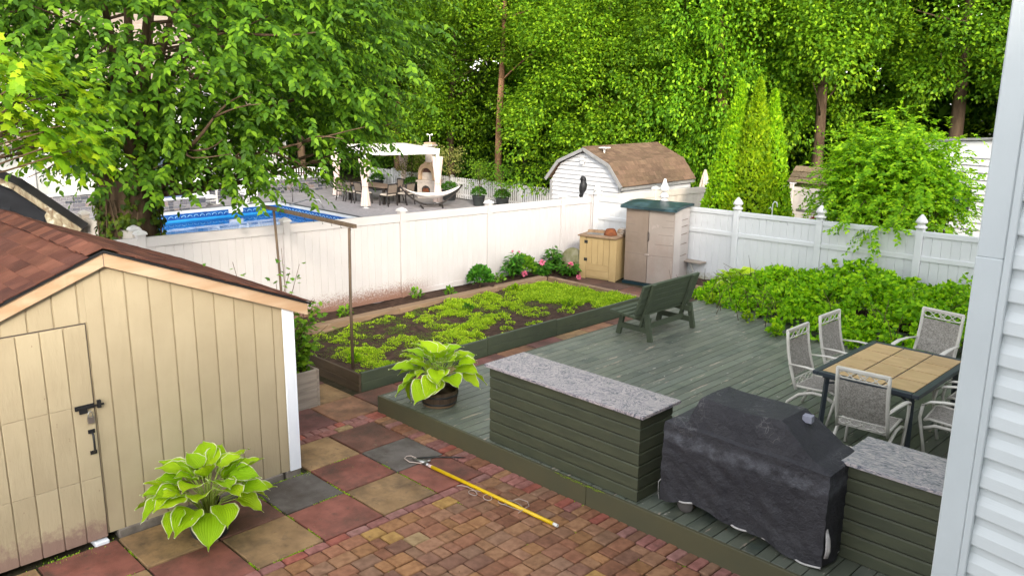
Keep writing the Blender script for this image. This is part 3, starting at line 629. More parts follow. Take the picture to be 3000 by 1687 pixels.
# ------------------------------------------------------------------ fences
def cap_mesh(gothic):
    if gothic: return MB().lathe([(.10,0),(.105,.03),(.07,.045),(.062,.085),(.098,.10),(.102,.125),(.085,.16),(.045,.215),(.012,.25)], 12).mesh('post_cap', vinyl)
    return MB().lathe([(.115,0),(.115,.02),(.10,.028),(.10,.04),(.02,.075)], 4, ph=math.pi/4, smooth=False).mesh('post_cap', vinyl)
CAPF, CAPG = cap_mesh(False), cap_mesh(True)
def fence(name, label, pts, ztop, zbot, m_, rails, gothic=False, nb=13, skip_last=False, post_m=None):
    root = thing(name, (0,0,0), label, 'fence')
    pts = [Vector((*p, 0)) for p in pts]; zt = ztop; pm = post_m or m_
    for p in pts:
        h = zt(p)
        MB().cbox(p.x-.062,p.y-.062,zbot-.4,p.x+.062,p.y+.062,h+.05,.006).build('post', pm, root)
        inst('post_cap', CAPG if gothic else CAPF, root, (p.x,p.y,h+.048))
    for a, b in zip(pts[:-1], pts[1:]):
        d = (b-a).normalized(); A = a+d*.062; B = b-d*.062; nrm = Vector((-d.y,d.x,0))
        za, zb = zt(a), zt(b); up3 = Vector((0,0,1))
        for f0, th in rails:                      # rails: (offset below top or absolute from bottom, height)
            za_, zb_ = (za-f0, zb-f0) if f0 >= 0 else (zbot-f0, zbot-f0)
            MB().beam((A.x,A.y,za_-th/2),(B.x,B.y,zb_-th/2), .074, th, c=.006).build('rail', m_, root)
        L = (B-A).length; n = nb; w_ = L/n
        for i in range(n):
            p0 = A+d*(w_*i+.0008); p1 = A+d*(w_*(i+1)-.0008)
            z0 = za+(zb-za)*(i+.0)/n-.05; z1 = za+(zb-za)*(i+1.)/n-.05; e = .010
            vs = []
            for p, z, s_ in ((p0,z0,0),(p0+d*.007,z0,1),(p1-d*.007,z1,1),(p1,z1,0)):
                for sg in (1,-1):
                    q = p+nrm*sg*(.007+.006*s_); vs += [(q.x,q.y,zbot+.02),(q.x,q.y,z)]
            # order: p0+ b,t ; p0- b,t ; ...
            idx = lambda k, sg, t: k*4+(0 if sg > 0 else 2)+t
            fs = []
            for k in range(3):
                for sg in (1,-1): fs.append((idx(k,sg,0),idx(k+1,sg,0),idx(k+1,sg,1),idx(k,sg,1)))
                fs.append((idx(k,1,1),idx(k+1,1,1),idx(k+1,-1,1),idx(k,-1,1)))
            fs += [(idx(0,1,0),idx(0,1,1),idx(0,-1,1),idx(0,-1,0)),(idx(3,1,0),idx(3,1,1),idx(3,-1,1),idx(3,-1,0))]
            MB().add(vs, fs).build('fence_board', m_, root)
    return root
FX = -5.2
z1 = lambda p: 1.885-.0215*p.y
fence('privacy_fence', 'white vinyl privacy fence behind the raised bed with dirt splashed near its base', [(FX,-2.6),(FX,-.27),(FX,2.17),(FX,4.67),(FX,6.98),(FX,9.32),(FX,10.4)], z1, .15, vinyl_d, ((0,.15),(-.10,.10)), False, 16)
z2 = lambda p: 1.70+.012*(p.x+2)
fence('privacy_fence', 'white vinyl fence tinted blue for shade, with pointed post caps behind the overgrown thicket', [(FX+.14,10.42),(-3.15,10.42),(-1.31,10.42),(.48,10.42),(2.33,10.42),(4.2,10.42),(6.1,10.42)], z2, .10, vinyl_shade, ((0,.09),(.44,.085),(-.08,.08)), True, 11)
z3 = lambda p: 1.66-.025*(p.y-10.4)
fence('boundary_fence', 'weathered cream vinyl fence running back behind the storage cabinet', [(FX-.02,10.66),(FX,13.0),(FX,15.6),(FX,18.4)], z3, -.35, vinyl_o, ((0,.16),(-.1,.1)), False, 13)
fence('side_fence', 'grey shaded vinyl fence leading away behind the shed roof', [(FX-.22,-.27),(-7.6,-.25),(-10,-.22)], lambda p: 1.93, .0, vinyl_o, ((0,.15),), False, 12)
# ------------------------------------------------------------------ garden shed
sh = thing('garden_shed', (0,0,0), 'cream timber garden shed with brown shingle roof and plank door', 'shed')
SY0, SY1, SX0, RY, RZ, EZ = -4.44, -.80, -3.0, -2.61, 2.66, 1.93
def roofz(y): return RZ-(RZ-EZ)*abs(y-RY)/(SY1-RY)
base_m = mat('shed_footing', (.22,.19,.16), (.14,.12,.10), nscale=8, rough=.9)
MB().prism([(SY0+.012,.08),(SY1-.012,.08),(SY1-.012,EZ-.02),(RY,RZ-.04),(SY0+.012,EZ-.02)], SX0, -.0505, 'x').build('shed_body', sidingm, sh)
for a, b in ((-.95,-.77),(-1.7,-.98),(-2.7,-1.74),(-4.4,-3.7)): cbox('footing_block', base_m, sh, -.30, a, 0, -.02, b, .085, .01)
cbox('footing_block', white_trim, sh, -.2, -2.92, 0, .02, -2.80, .05, .008)
bw2 = .2032; y = SY1-.002
DO0, DO1, DZ = -3.72, -2.785, 2.09                       # door opening
while y > SY0+.02:
    y0 = max(y-bw2, SY0); a, b = y0+.0075, y-.0075
    zb = .085 if not (a < DO1 and b > DO0) else DZ+.014
    pa = a
    if a < DO1 < b and b-DO1 > .02: pass
    vs = []; e = .004
    def brd(a, b, zb):
        A = max(a, SY0); 
        pts = [(A, zb), (b, zb), (b, roofz(b)-.01)]
        if A < RY < b: pts.append((RY, RZ-.01))
        pts.append((A, roofz(A)-.01))
        MB().prism(pts, -.05, -.036, 'x').build('siding_board', sidingm, sh)
    if b > DO1 and a < DO1:
        brd(DO1+.012, b, .085); brd(a, DO1+.011, DZ+.014)
    elif a < DO0 and b > DO0:
        brd(a, DO0-.012, .085); brd(DO0-.011, b, DZ+.014)
    else: brd(a, b, zb)
    y -= bw2
box('door_recess', groove, sh, -.052, DO0, .06, -.045, DO1, DZ+.01)
door = MB().box(-.0445, DO0+.006, .065, -.032, DO1-.008, DZ).build('door', doorm, sh)
dw = (DO1-DO0-.016)/5
for i in range(5):
    for z0, z1_ in ((.065,.667),(.6695,1.367),(1.3695,DZ-.002)):
        cb = MB().cbox(0,0,0,dw-.011,z1_-z0,.014,.003, Matrix(((0,0,1,-.032),(1,0,0,DO0+.008+i*dw+.005),(0,1,0,z0),(0,0,0,1)))); cb.build('door_plank', doorm, door)
# hardware
dx = -.014
bolt = MB().box(dx,-2.96,1.335,dx+.012,-2.80,1.375).box(dx+.012,-2.95,1.345,dx+.024,-2.72,1.361).box(dx+.002,-2.775,1.325,dx+.03,-2.745,1.395).box(dx+.012,-2.93,1.30,dx+.018,-2.86,1.345).build('slide_bolt', black_iron, door)
pl = MB().box(dx+.016,-2.872,1.205,dx+.040,-2.818,1.262).build('padlock', steel, bolt); MB().tube([(dx+.028,-2.862,1.26),(dx+.028,-2.862,1.30),(dx+.028,-2.845,1.315),(dx+.028,-2.828,1.30),(dx+.028,-2.828,1.26)], .005, 6).build('shackle', steel, bolt)
MB().box(dx,-2.872,1.10,dx+.008,-2.815,1.135).box(dx,-2.872,.90,dx+.008,-2.815,.935).tube([(dx+.004,-2.843,1.115),(dx+.04,-2.843,1.09),(dx+.045,-2.843,1.02),(dx+.04,-2.843,.945),(dx+.004,-2.843,.92)], .010, 8).build('door_handle', black_iron, door)
# trims
cbox('corner_trim', white_trim, sh, -.022, SY1-.105, .09, -.0, SY1+.004, EZ-.02, .004)
cbox('corner_trim', white_trim, sh, -.10, SY1+.004, .09, -.0, SY1+.024, EZ-.02, .004)
def rake(s_):
    yE = SY1+.17 if s_ > 0 else SY0-.17
    zE = roofz(yE)
    poly = [(RY, RZ+.05), (yE, zE+.05), (yE, zE-.070), (RY, RZ-.070)]
    MB().prism(poly, .002, .034, 'x').build('rake_board', pine, sh)
rake(1); rake(-1)
box('rake_seam', groove, sh, .0345, RY-.003, RZ-.068, .0352, RY+.003, RZ+.045)
# roof deck and shingles, piece by piece
sl_a = math.atan((RZ-EZ)/(SY1-RY)); SL = (SY1+.2-RY)/math.cos(sl_a)
for s_ in (1, -1):
    yE = RY+s_*(SY1+.20-RY); zE = roofz(RY+(SY1+.20-RY))
    o = MB().prism([(RY,RZ+.052),(yE,zE+.052),(yE,zE+.075),(RY,RZ+.075)], SX0-.1, .055, 'x').build('roof_deck', black_iron, sh)
rcol = [(.165,.066,.042),(.14,.056,.038),(.19,.078,.050),(.12,.050,.036),(.15,.060,.040)]
random.seed(21)
tabw, expo = .305, .146
tab = MB().cbox(0,-.165,0,tabw-.006,0,.007,.003).mesh('shingle', shingle_m)
nrow = int(SL/expo)+1
for s_ in (1, -1):
    for r in range(nrow-1):
        d = SL+.03-r*expo                       # distance of the lower edge from the ridge
        off = (r%2)*tabw/2+random.uniform(-.02,.02)
        x = SX0-.12-off
        while x < .05:
            xa = max(x, SX0-.12); xb = min(x+tabw, .075)
            if xb-xa > .04:
                yy = RY+s_*d*math.cos(sl_a); zz = RZ+.079-d*math.sin(sl_a)+.004
                lift = random.uniform(.004,.014)
                rot = Euler((-s_*sl_a+0, 0, 0 if s_ > 0 else 0))
                v = random.uniform(.78,1.2); c = random.choice(rcol)
                o = inst('shingle', tab, sh, (xa, yy, zz+lift*.3), (0,0,0), ((xb-xa)/tabw,1,1), tuple(q*v for q in c))
                if s_ > 0: o.rotation_euler = (-sl_a+.035, 0, 0)
                else:
                    o.rotation_euler = (sl_a-.035, 0, 0); o.scale.y = -1; 
            x += tabw
capm = MB()
for s_ in (1,-1): capm.box(0,0,-.0,.16,s_*.15,.008, Matrix.Rotation(-s_*sl_a*.9,4,'X'))
capm = capm.mesh('ridge_cap', shingle_m)
x = .07-.16
while x > SX0-.2:
    v = random.uniform(.8,1.25)
    inst('ridge_cap', capm, sh, (x, RY+random.uniform(-.008,.008), RZ+.094+random.uniform(0,.012)), (0,random.uniform(.02,.07),random.uniform(-.03,.03)), col=tuple(q*v for q in random.choice(rcol))); x -= .138

# ------------------------------------------------------------------ own house (its corner stands at the right)
hs = thing('house', (0,0,0), 'pale blue grey vinyl sided house corner at the right edge', 'house')
HX, HY, HE = 6.585, -1.70, 5.9
box('wall', house_siding, hs, HX+.03, HY+.03, 0, 12.5, 7.2, HE)
box('wall', house_siding, hs, 8.75, -13, 0, 15.5, HY-.002, 5.2)
# lap boards: each with a sloping upper face and a return at the bottom
lap = .1255
prof = [(0,0),(-.023,.0),(-.025,.005),(-.023,.052),(-.0095,.088),(-.007,lap-.002),(0,lap-.002)]
lm = MB()
lm.prism(prof, 0, 2.05, 'x'); lme = lm.mesh('lap_board', house_siding)
RW = R(-13)                                     # this wall turns a little towards the camera
for i in range(46): inst('lap_board', lme, hs, (HX+.106, HY+.034, .1+i*lap), (0,0,RW))
MB().prism([(HX+.10,HY+.03),(HX+.112+2.05*math.cos(RW),HY+.034+2.05*math.sin(RW)),(HX+2.3,HY+.03)], .05, HE-.01, 'z').build('wall', house_siding, hs)
lm2 = MB(); lm2.prism([(p, q) for p, q in prof], 0, 11.2, 'y'); lme2 = lm2.mesh('lap_board', house_siding)
for i in range(40): inst('lap_board', lme2, hs, (8.748, -13, .1+i*lap))
lm3 = MB(); lm3.prism([(p, q) for p, q in prof], 0, 8.6, 'y'); lme3 = lm3.mesh('lap_board', house_siding)
for i in range(46): inst('lap_board', lme3, hs, (HX+.028, HY+.12, .1+i*lap))
cbox('siding_channel', house_trim, hs, HX+.101, HY-.010, .03, HX+.128, HY+.06, HE-.01, .004)
cbox('corner_board', house_trim, hs, HX, HY, .02, HX+.100, HY+.100, 3.52, .006)
cbox('corner_board', house_trim, hs, HX+.0015, HY+.0015, 3.521, HX+.0985, HY+.100, HE, .006)
for poly, a, b, ax in (([(HX-.3,HE),(9.5,HE+1.3),(12.8,HE)], HY-.25, 7.4, 'y'), ([(-13.3,5.2),(-7.3,6.3),(HY-.3,5.2)], 8.5, 15.8, 'x')):
    MB().prism(poly, a, b, ax).build('roof', tanroof, hs)

# ------------------------------------------------------------------ counters
def counter(label, x0, x1, y0, y1, zt, gm, right=True):
    c = thing('storage_counter', (0,0,0), label, 'counter')
    n = 7; hb = (zt-HD)/n
    box('carcass', black_iron, c, x0+.02, y0+.02, HD+.002, x1-.02, y1-.02, zt-.004)
    for i in range(n):
        z0 = HD+.003+i*hb; z1_ = HD+(i+1)*hb-.006
        t = .022
        # bevelled shiplap board on the front
        MB().prism([(y0+t,z0),(y0+.006,z0),(y0,z0+.008),(y0,z1_-.012),(y0+.010,z1_),(y0+t,z1_)], x0, x1, 'x').build('cladding_board', greenx, c)
        MB().prism([(x1-t,z0),(x1-.006,z0),(x1,z0+.008),(x1,z1_-.012),(x1-.010,z1_),(x1-t,z1_)], y0+t+.001, y1, 'y').build('cladding_board', greenx, c)
        MB().prism([(x0+t,z0),(x0+.006,z0),(x0,z0+.008),(x0,z1_-.012),(x0+.010,z1_),(x0+t,z1_)], y0+t+.001, y1, 'y').build('cladding_board', greenx, c)
    cbox('granite_top', gm, c, x0-.04, y0-.05, zt, x1+.06, y1+.05, zt+.03, .004)
    return c
counter('long green slatted counter with grey granite top beside the barrel hosta', 1.14, 3.20, .965, 1.50, 1.128, granite)
counter('green slatted counter with streaked granite top next to the house corner', 4.93, 6.45, 1.44, 2.02, 1.105, granite2)

# ------------------------------------------------------------------ covered grill
gr = thing('covered_grill', (4.19,1.40,HD), 'barbecue grill under a cracked black cover between the two counters', 'grill')
def grill_cover():
    X, Y, ZS = .80, .31, .865
    def hem(x, s): return .085+.05*math.sin(x*3.1+2.6)+.022*math.sin(x*9+s)
    def top(x, y):
        r = min((x+.58)/.09, (.66-x)/.36, (y+.285)/.06, (.30-y)/.05); r = max(0, min(1, r))
        sh = ZS+.05*max(0, min(1, (x+X)/.06))*max(0, min(1, (X-x)/.10))*max(0, min(1, (Y-abs(y))/.05))
        return sh+(1.165-sh)*r-.018*math.sin(max(0,min(1,(x+.5)/.8))*math.pi)*r+.006*math.sin(x*9+y*7)
    nx, ny, nz = 65, 27, 24; vs = []; fs = []
    xs = [-X+2*X*i/(nx-1) for i in range(nx)]; ys = [-Y+2*Y*j/(ny-1) for j in range(ny)]
    for y in ys:
        for x in xs: vs.append((x, y, top(x, y)))
    fs = [(j*nx+i, j*nx+i+1, (j+1)*nx+i+1, (j+1)*nx+i) for j in range(ny-1) for i in range(nx-1)]
    ring = [j for j in range(nx)]+[j*nx+nx-1 for j in range(1, ny)]+[(ny-1)*nx+i for i in range(nx-2, -1, -1)]+[j*nx for j in range(ny-2, 0, -1)]
    prev = ring; n = len(ring)
    for k in range(1, nz):
        t = k/(nz-1); cur = []
        for q, r in enumerate(ring):
            x, y, z = vs[r]; onx = abs(abs(x)-X) < 1e-6; ony = abs(abs(y)-Y) < 1e-6
            h0 = hem(x, -1 if y < 0 else 1); zz = z+(h0-z)*t
            f = .016*math.sin(x*11+1.3*math.sin(zz*5))*t+.010*math.sin(x*23+zz*9)*t+.006*math.sin(zz*31+x*17)
            g = .014*math.sin(y*19+zz*3)*t+.006*math.sin(zz*27+y*13)
            fl = -.012*t
            vs.append((x+(math.copysign(g+fl, x) if onx else 0), y+(math.copysign(f+fl, y) if ony else 0), zz)); cur.append(len(vs)-1)
        fs += [(prev[i], prev[(i+1)%n], cur[(i+1)%n], cur[i]) for i in range(n)]
        prev = cur
    o_ = MB().add(vs, fs, True).build('cover', cover, gr); o_.data.set_sharp_from_angle(angle=R(32)); return o_, hem
co, hem = grill_cover()
hm = MB(); 
for s in (-1, 1):
    pts_ = []
    for i in range(61):
        x = -.80+1.6*i/60; zz = hem(x, s)
        pts_.append((x, s*(.31-.012+.016*math.sin(x*11+1.3*math.sin(zz*5))+.010*math.sin(x*23+zz*9)+.006*math.sin(zz*31+x*17)+.004), zz+.004))
    hm.tube(pts_, .010, 5)
for c in (-1, 1): hm.tube([(c*.792, -.30, hem(c*.8,-1)), (c*.794, 0, hem(c*.8,-1)*.5+hem(c*.8,1)*.5), (c*.792, .30, hem(c*.8,1))], .010, 5)
hm.build('hem_tape', webbing, gr)
wh = MB().lathe([(.02,-.02),(.075,-.02),(.08,-.012),(.08,.012),(.075,.02),(.02,.02)], 18).mesh('wheel', rubber)
for x in (-.56, .56):
    for y in (-.25, .25): inst('wheel', wh, gr, (x, y, .082), (R(90), 0, .2))
for x in (-.56, .56):
    for y in (-.2, .2): box('leg', black_iron, gr, x-.02, y-.02, .08, x+.02, y+.02, .5)
box('grill_body', black_iron, gr, -.72, -.24, .2, .72, .24, .82)
MB().tube([(.80,-.27,.38),(.835,-.30,.30),(.84,-.295,.20),(.825,-.29,.13)], [.012,.022,.024,.02], 6, flat=.15).build('strap', webbing, gr)
MB().tube([(-.80,-.29,.30),(-.835,-.31,.24),(-.84,-.30,.12),(-.825,-.30,.06)], [.012,.016,.016,.014], 6, flat=.2).build('strap', webbing, gr)
MB().box(.34,.02,1.10,.42,.09,1.16, Matrix.Translation((.02,0,0))@Matrix.Rotation(.1,4,'Z')).build('torn_vent', mat('torn_cloth', (.30,.30,.36), rough=.9), gr)

# ------------------------------------------------------------------ table and chairs
tbx = thing('patio_table', (4.08,4.83,HD), 'dark framed patio table with twelve tan tiles in its top', 'table')
TW, TL, TH = .60, .87, .72
f = MB(); f.cbox(-TW,-TL,TH-.045,-TW+.075,TL,TH,.006).cbox(TW-.075,-TL,TH-.045,TW,TL,TH,.006).cbox(-TW+.075,-TL,TH-.045,TW-.075,-TL+.075,TH,.006).cbox(-TW+.075,TL-.075,TH-.045,TW-.075,TL,TH,.006)
f.build('top_frame', tablem, tbx)
box('underlay', tablem, tbx, -TW+.07,-TL+.07,TH-.03,TW-.07,TL-.07,TH-.012)
tw, tl = (2*TW-.15)/3, (2*TL-.15)/4
tm_ = MB().cbox(-tw/2+.009,-tl/2+.011,-.012,tw/2-.009,tl/2-.011,0,.002).mesh('tile', tile_m)
for i in range(3):
    for j in range(4):
        v = random.uniform(.92,1.08); inst('tile', tm_, tbx, (-TW+.075+tw*(i+.5), -TL+.075+tl*(j+.5), TH-.001), (0,0,R(180)*random.randint(0,1)), col=(v,v,v))
for x in (-.5,.5):
    for y in (-.74,.74): MB().beam((x,y,0),(x*.96,y*.97,TH-.045),.045,.045).build('leg', tablem, tbx)
MB().tube([(-.5,-.74,.55),(0,-.3,.60),(.5,-.74,.55)], .012, 6).tube([(-.5,.74,.55),(0,.3,.60),(.5,.74,.55)], .012, 6).box(-.52,-.76,TH-.10,.52,-.74,TH-.046).box(-.52,.74,TH-.10,.52,.76,TH-.046).build('apron', tablem, tbx)
ct = thing('patio_chair', (0,0,0), 'x', 'chair', group='sling patio chairs around the tiled table')
def bk(z): return -.22-.16*((z-.38)/.68)-.03*math.sin((z-.38)/.68*math.pi)
zs = [.36,.5,.65,.8,.95,1.06]
for s in (-1, 1): MB().tube([(s*.265, bk(z), z) for z in zs], .020, 8).build('back_post', alu, ct)
MB().beam((-.275,bk(1.06),1.06),(.275,bk(1.06),1.06),.034,.030,c=.006).build('top_rail', alu, ct)
def lattice(z0, z1):
    l = MB()
    for z in (z0, z1): l.tube([(-.262,bk(z),z),(.262,bk(z),z)], .008, 6)
    h = (z1-z0)/2; zc = (z0+z1)/2
    for ph in (0, math.pi):
        l.tube([(-.26+.52*i/32, bk(zc), zc+h*.92*math.sin(i/32*math.pi*4+ph)) for i in range(33)], .006, 5)
    for x in (-.03, .03): l.tube([(x-.03,bk(z1),z1),(x+.03,bk(z0),z0)] if x < 0 else [(x+.03,bk(z1),z1),(x-.03,bk(z0),z0)], .005, 5)
    return l
lattice(.955,1.035).build('top_lattice', alu, ct); lattice(.40,.475).build('lower_lattice', alu, ct)
MB().grid(lambda u, v: (-.252+.504*u, bk(.50+.43*v)-.02*math.sin(u*math.pi)+.004, .50+.43*v), 9, 9).build('back_sling', sling, ct)
for s in (-1,1): MB().tube([(s*.25, bk(z)+.002, z) for z in (.49,.6,.7,.8,.94)], .009, 6).build('sling_rail', alu, ct)
MB().grid(lambda u, v: (-.25+.5*u, -.22+.48*v, .405+.025*v-.03*math.sin(u*math.pi)*math.sin(v*math.pi)-.03*max(0,v-.85)*3), 9, 9).build('seat_sling', sling, ct)
sf = MB()
for s in (-1,1): sf.tube([(s*.258,-.24,.40),(s*.258,0,.41),(s*.258,.22,.43),(s*.258,.27,.41)], .015, 8)
sf.tube([(-.258,.27,.41),(.258,.27,.41)], .013, 8).tube([(-.258,-.22,.385),(.258,-.22,.385)], .011, 8); sf.build('seat_frame', alu, ct)
for s in (-1,1):
    MB().tube([(s*.275,bk(.66)-.01,.66),(s*.30,-.1,.675),(s*.315,.08,.67),(s*.315,.22,.645),(s*.31,.30,.59)], [.020,.028,.034,.034,.022], 8, flat=.36).build('arm', alu, ct)
    MB().tube([(s*.31,.29,.60),(s*.305,.31,.45),(s*.30,.27,.25),(s*.30,.22,0.012)], .018, 8).build('front_leg', alu, ct)
    MB().tube([(s*.29,.26,.33),(s*.285,.15,.375),(s*.28,.0,.37),(s*.28,-.16,.31),(s*.28,-.29,.19),(s*.285,-.37,.012)], .019, 8).build('rear_leg', alu, ct)
MB().tube([(-.28,-.30,.18),(.28,-.30,.18)], .010, 6).build('stretcher', alu, ct)
spots = [((3.42,4.42), -90, 'left side patio chair nearest the grill, facing the tiled table'),
         ((3.40,5.34), -92, 'left side patio chair farther from the grill, beside the thicket'),
         ((4.30,3.66), 4, 'patio chair at the near end of the table, its back to the camera'),
         ((3.98,6.18), 172, 'patio chair at the far end of the table against the thicket'),
         ((4.95,4.42), 96, 'right side patio chair near the second counter, half hidden by the house corner'),
         ((4.93,5.28), 90, 'right side patio chair behind, mostly hidden by the house corner')]
for i, ((x, y), a, lab) in enumerate(spots):
    c = ct if i == 0 else copy_tree(ct)
    c.location = (x, y, HD); c.rotation_euler = (0, 0, R(a)); c['label'] = lab

# ------------------------------------------------------------------ bench (faces left)
bn = thing('garden_bench', (-.2,6.05,HD), 'green painted wooden bench with slatted back standing on the deck', 'bench')
BLn = .78
for i in range(4): cbox('seat_slat', green, bn, -.36+i*.128, -BLn, .405-.010*i, -.36+i*.128+.118, BLn, .445-.010*i, .008)
ang = R(17)
Mb = Matrix.Translation((.155,0,.40))@Matrix.Rotation(ang,4,'Y')
for i in range(5): cbox('back_slat', green, bn, -.045, -BLn, .03+i*.104, 0, BLn, .03+i*.104+.097, .006, M=Mb)
for s in (-1, 1):
    y = s*.56
    cbox('back_post', green, bn, .001, y-.045, -.20, .045, y+.045, .56, .006, M=Mb)
    MB().beam((-.33,y-.0,.0),(-.24,y,.40),.085,.045,up=(0,1,0)).build('front_leg', green, bn)
    MB().beam((.34,y+s*.048,.0),(.25,y+s*.048,.43),.085,.045,up=(0,1,0)).build('rear_leg', green, bn)
    MB().beam((-.30,y+s*.002,.365),(.30,y+s*.002,.33),.04,.085,up=(0,0,1)).build('seat_support', green, bn)
    MB().beam((-.28,y+s*.0,.16),(.30,y+s*.0,.16),.04,.085,up=(0,0,1)).build('side_stretcher', green, bn)
MB().beam((.16,-.56,.19),(.16,.56,.19),.04,.085).build('long_stretcher', green, bn)

# ------------------------------------------------------------------ resin storage cabinet
sc = thing('storage_cabinet', (-2.93,9.88,0), 'tall taupe plastic storage cabinet with green lid in the fence corner', 'cabinet', rz=R(10))
W2, D2, HS = .565, .36, 1.70
def bow(x, c=.06): return -D2-c*(1-(x/W2)**2)
def panel(x0, x1, z0, z1, m_, name, off=0, n=8, par=None):
    p = MB(); xs = [x0+(x1-x0)*i/n for i in range(n+1)]
    front = [(x, bow(x)+off) for x in xs]; back = [(x, bow(x)+off+.03) for x in xs]
    for a, b, c, d in zip(front[:-1], front[1:], back[:-1], back[1:]):
        p.add([(a[0],a[1],z0),(b[0],b[1],z0),(b[0],b[1],z1),(a[0],a[1],z1),(c[0],c[1],z0),(d[0],d[1],z0),(d[0],d[1],z1),(c[0],c[1],z1)], [(0,1,2,3),(5,4,7,6),(3,2,6,7),(1,0,4,5)], False)
    p.add([(x0,front[0][1],z0),(x0,front[0][1],z1),(x0,back[0][1],z1),(x0,back[0][1],z0)], [(0,1,2,3)]); p.add([(x1,front[-1][1],z0),(x1,front[-1][1],z1),(x1,back[-1][1],z1),(x1,back[-1][1],z0)], [(0,1,2,3)])
    return p.build(name, m_, par or sc)
bodyp = [(-W2+.01,-D2+.02),(W2-.01,-D2+.02),(W2+.05,-.1),(W2+.03,D2),(-W2-.03,D2),(-W2-.03,-.1)]
MB().prism(bodyp, .06, HS, 'z').build('body', resin_lit, sc)
rows = [.075,.69,.94,1.15,1.32,1.46,1.66]
splits = []
for nm, x0, x1, m_ in (('left_door', -W2, -.006, resin_shaded), ('right_door', .006, W2, resin)):
    d = panel(x0, x1, .075, HS-.03, m_, nm)
    for i, z in enumerate(rows[1:-1]):
        ln = .47-.075*i if i else .5
        a, b = (x0+.01, x0+.01+ln) if x0 < 0 else (x1-.01-ln, x1-.01)
        panel(a, b, z-.004, z+.004, groove, 'groove', off=-.0025, n=5, par=d).data.materials[0] = groove_shade_m
for i, z in enumerate(rows[1:-1]): box('side_groove_shade', groove_shade_m, sc, W2-.005, -.10, z-.005, W2+.054, .22, z+.005) if i < 9 else None
hdl = MB().tube([(.012,-D2-.075,1.00),(.03,-D2-.095,1.03),(.03,-D2-.095,1.16),(.012,-D2-.075,1.19)], .014, 6).build('handle', groove, sc)
MB().lathe([(.06,0),(.05,.015),(.0,.02)], 14).build('knob', resin, sc).matrix_local = Matrix.Translation((0,-D2-.058,.69))@Matrix.Rotation(R(90),4,'X')@Matrix.Diagonal((1.2,.45,.6,1))
MB().prism([(-W2-.02,-D2-.05),(0,-D2-.085),(W2+.02,-D2-.05),(W2+.06,-.1),(W2+.04,D2+.01),(-W2-.04,D2+.01),(-W2-.04,-.1)], 0, .06, 'z').build('base', resin_g, sc)
def lid():
    l = MB(); n = 12; m_ = 10
    def pt(u, v, up):
        x = (u-.5)*2*(W2+.09); y = -D2-.13+v*(2*D2+.2); edge = 0
        z = HS+.025+.06*math.sin(min(1,v*1.0)*math.pi*.70)
        return (x, y-(.03*(1-(2*u-1)**2) if v < .5 else 0), z if up else z-.055)
    l.grid(lambda u, v: pt(u,v,True), n, m_).grid(lambda u, v: pt(u,v,False), n, m_)
    for u in (0,1): l.grid(lambda a, v: pt(u,v,a>.5), 2, m_, False)
    for v in (0,1): l.grid(lambda u, a: pt(u,v,a>.5), n, 2, False)
    return l.build('lid', resin_g, sc)
lid()
# ------------------------------------------------------------------ small cream cabinet
wc = thing('wooden_cabinet', (-4.02,9.42,0), 'small cream plank cabinet beside the tall plastic one', 'cabinet', rz=R(13))
CW, CDp, CH = .45, .30, .97
box('carcass', cream, wc, -CW+.01, -CDp+.02, .03, CW-.01, CDp, CH)
for x0, x1 in ((-CW,-CW+.16),(CW-.16,CW)): cbox('stile', cream, wc, x0, -CDp, 0, x1, -CDp+.022, CH, .004)
x = -CW+.165
for i in range(4): 
    cbox('door_plank', cream, wc, x+i*.1415+.003, -CDp+.004, .36, x+(i+1)*.1415-.003, -CDp+.020, CH-.03, .003)
cbox('rail', cream, wc, -CW+.164, -CDp+.002, .22, CW-.164, -CDp+.020, .352, .004); cbox('rail', cream, wc, -CW+.164, -CDp+.002, .07, CW-.164, -CDp+.020, .214, .004)
cbox('top_board', old_wood, wc, -CW-.03, -CDp-.05, CH, CW+.02, CDp+.03, CH+.03, .004)
for z in (.45,.85): box('hinge', black_iron, wc, -CW+.12,-CDp-.005,z-.035,-CW+.20,-CDp+.003,z+.035)
tx = thing('wood_plank', (-4.15,9.45,CH+.031), 'short brown plank lying on the cream cabinet top', 'plank', rz=R(25)); MB().cbox(-.28,-.045,.025,.28,.045,.075,.01).cbox(-.30,-.06,0,.22,-.0,.025,.004).build('plank', old_wood, tx)
ts = thing('slate_strip', (-4.08,9.32,CH+.031), 'grey slate strips stacked on the cream cabinet front edge', 'slate', rz=R(20)); MB().cbox(-.28,-.035,0,.25,.035,.012,.003).cbox(-.24,-.02,.0125,.28,.04,.022,.003).build('strip', slate, ts)
tr = thing('rusty_bowl', (-3.85,9.44,CH+.031), 'upturned rusty orange bowl on the cream cabinet', 'bowl'); MB().lathe([(.15,0),(.15,.02),(.13,.07),(.105,.125),(.09,.14),(.03,.145)], 14).build('bowl', rust, tr)
tl_ = thing('tile_stack', (-3.66,9.60,CH+.031), 'leaning stack of broken tan tiles beside the rusty bowl', 'tiles')
for i in range(9): MB().cbox(-.10,-.08,0,.10,.08,.016,.003).build('tile', old_wood if i%2 else ovenstone, tl_).matrix_local = Matrix.Translation((.012*i-.05,.0,.018*i))@Matrix.Rotation(random.uniform(-.05,.12),4,'Y')@Matrix.Rotation(random.uniform(-.5,.5),4,'Z')
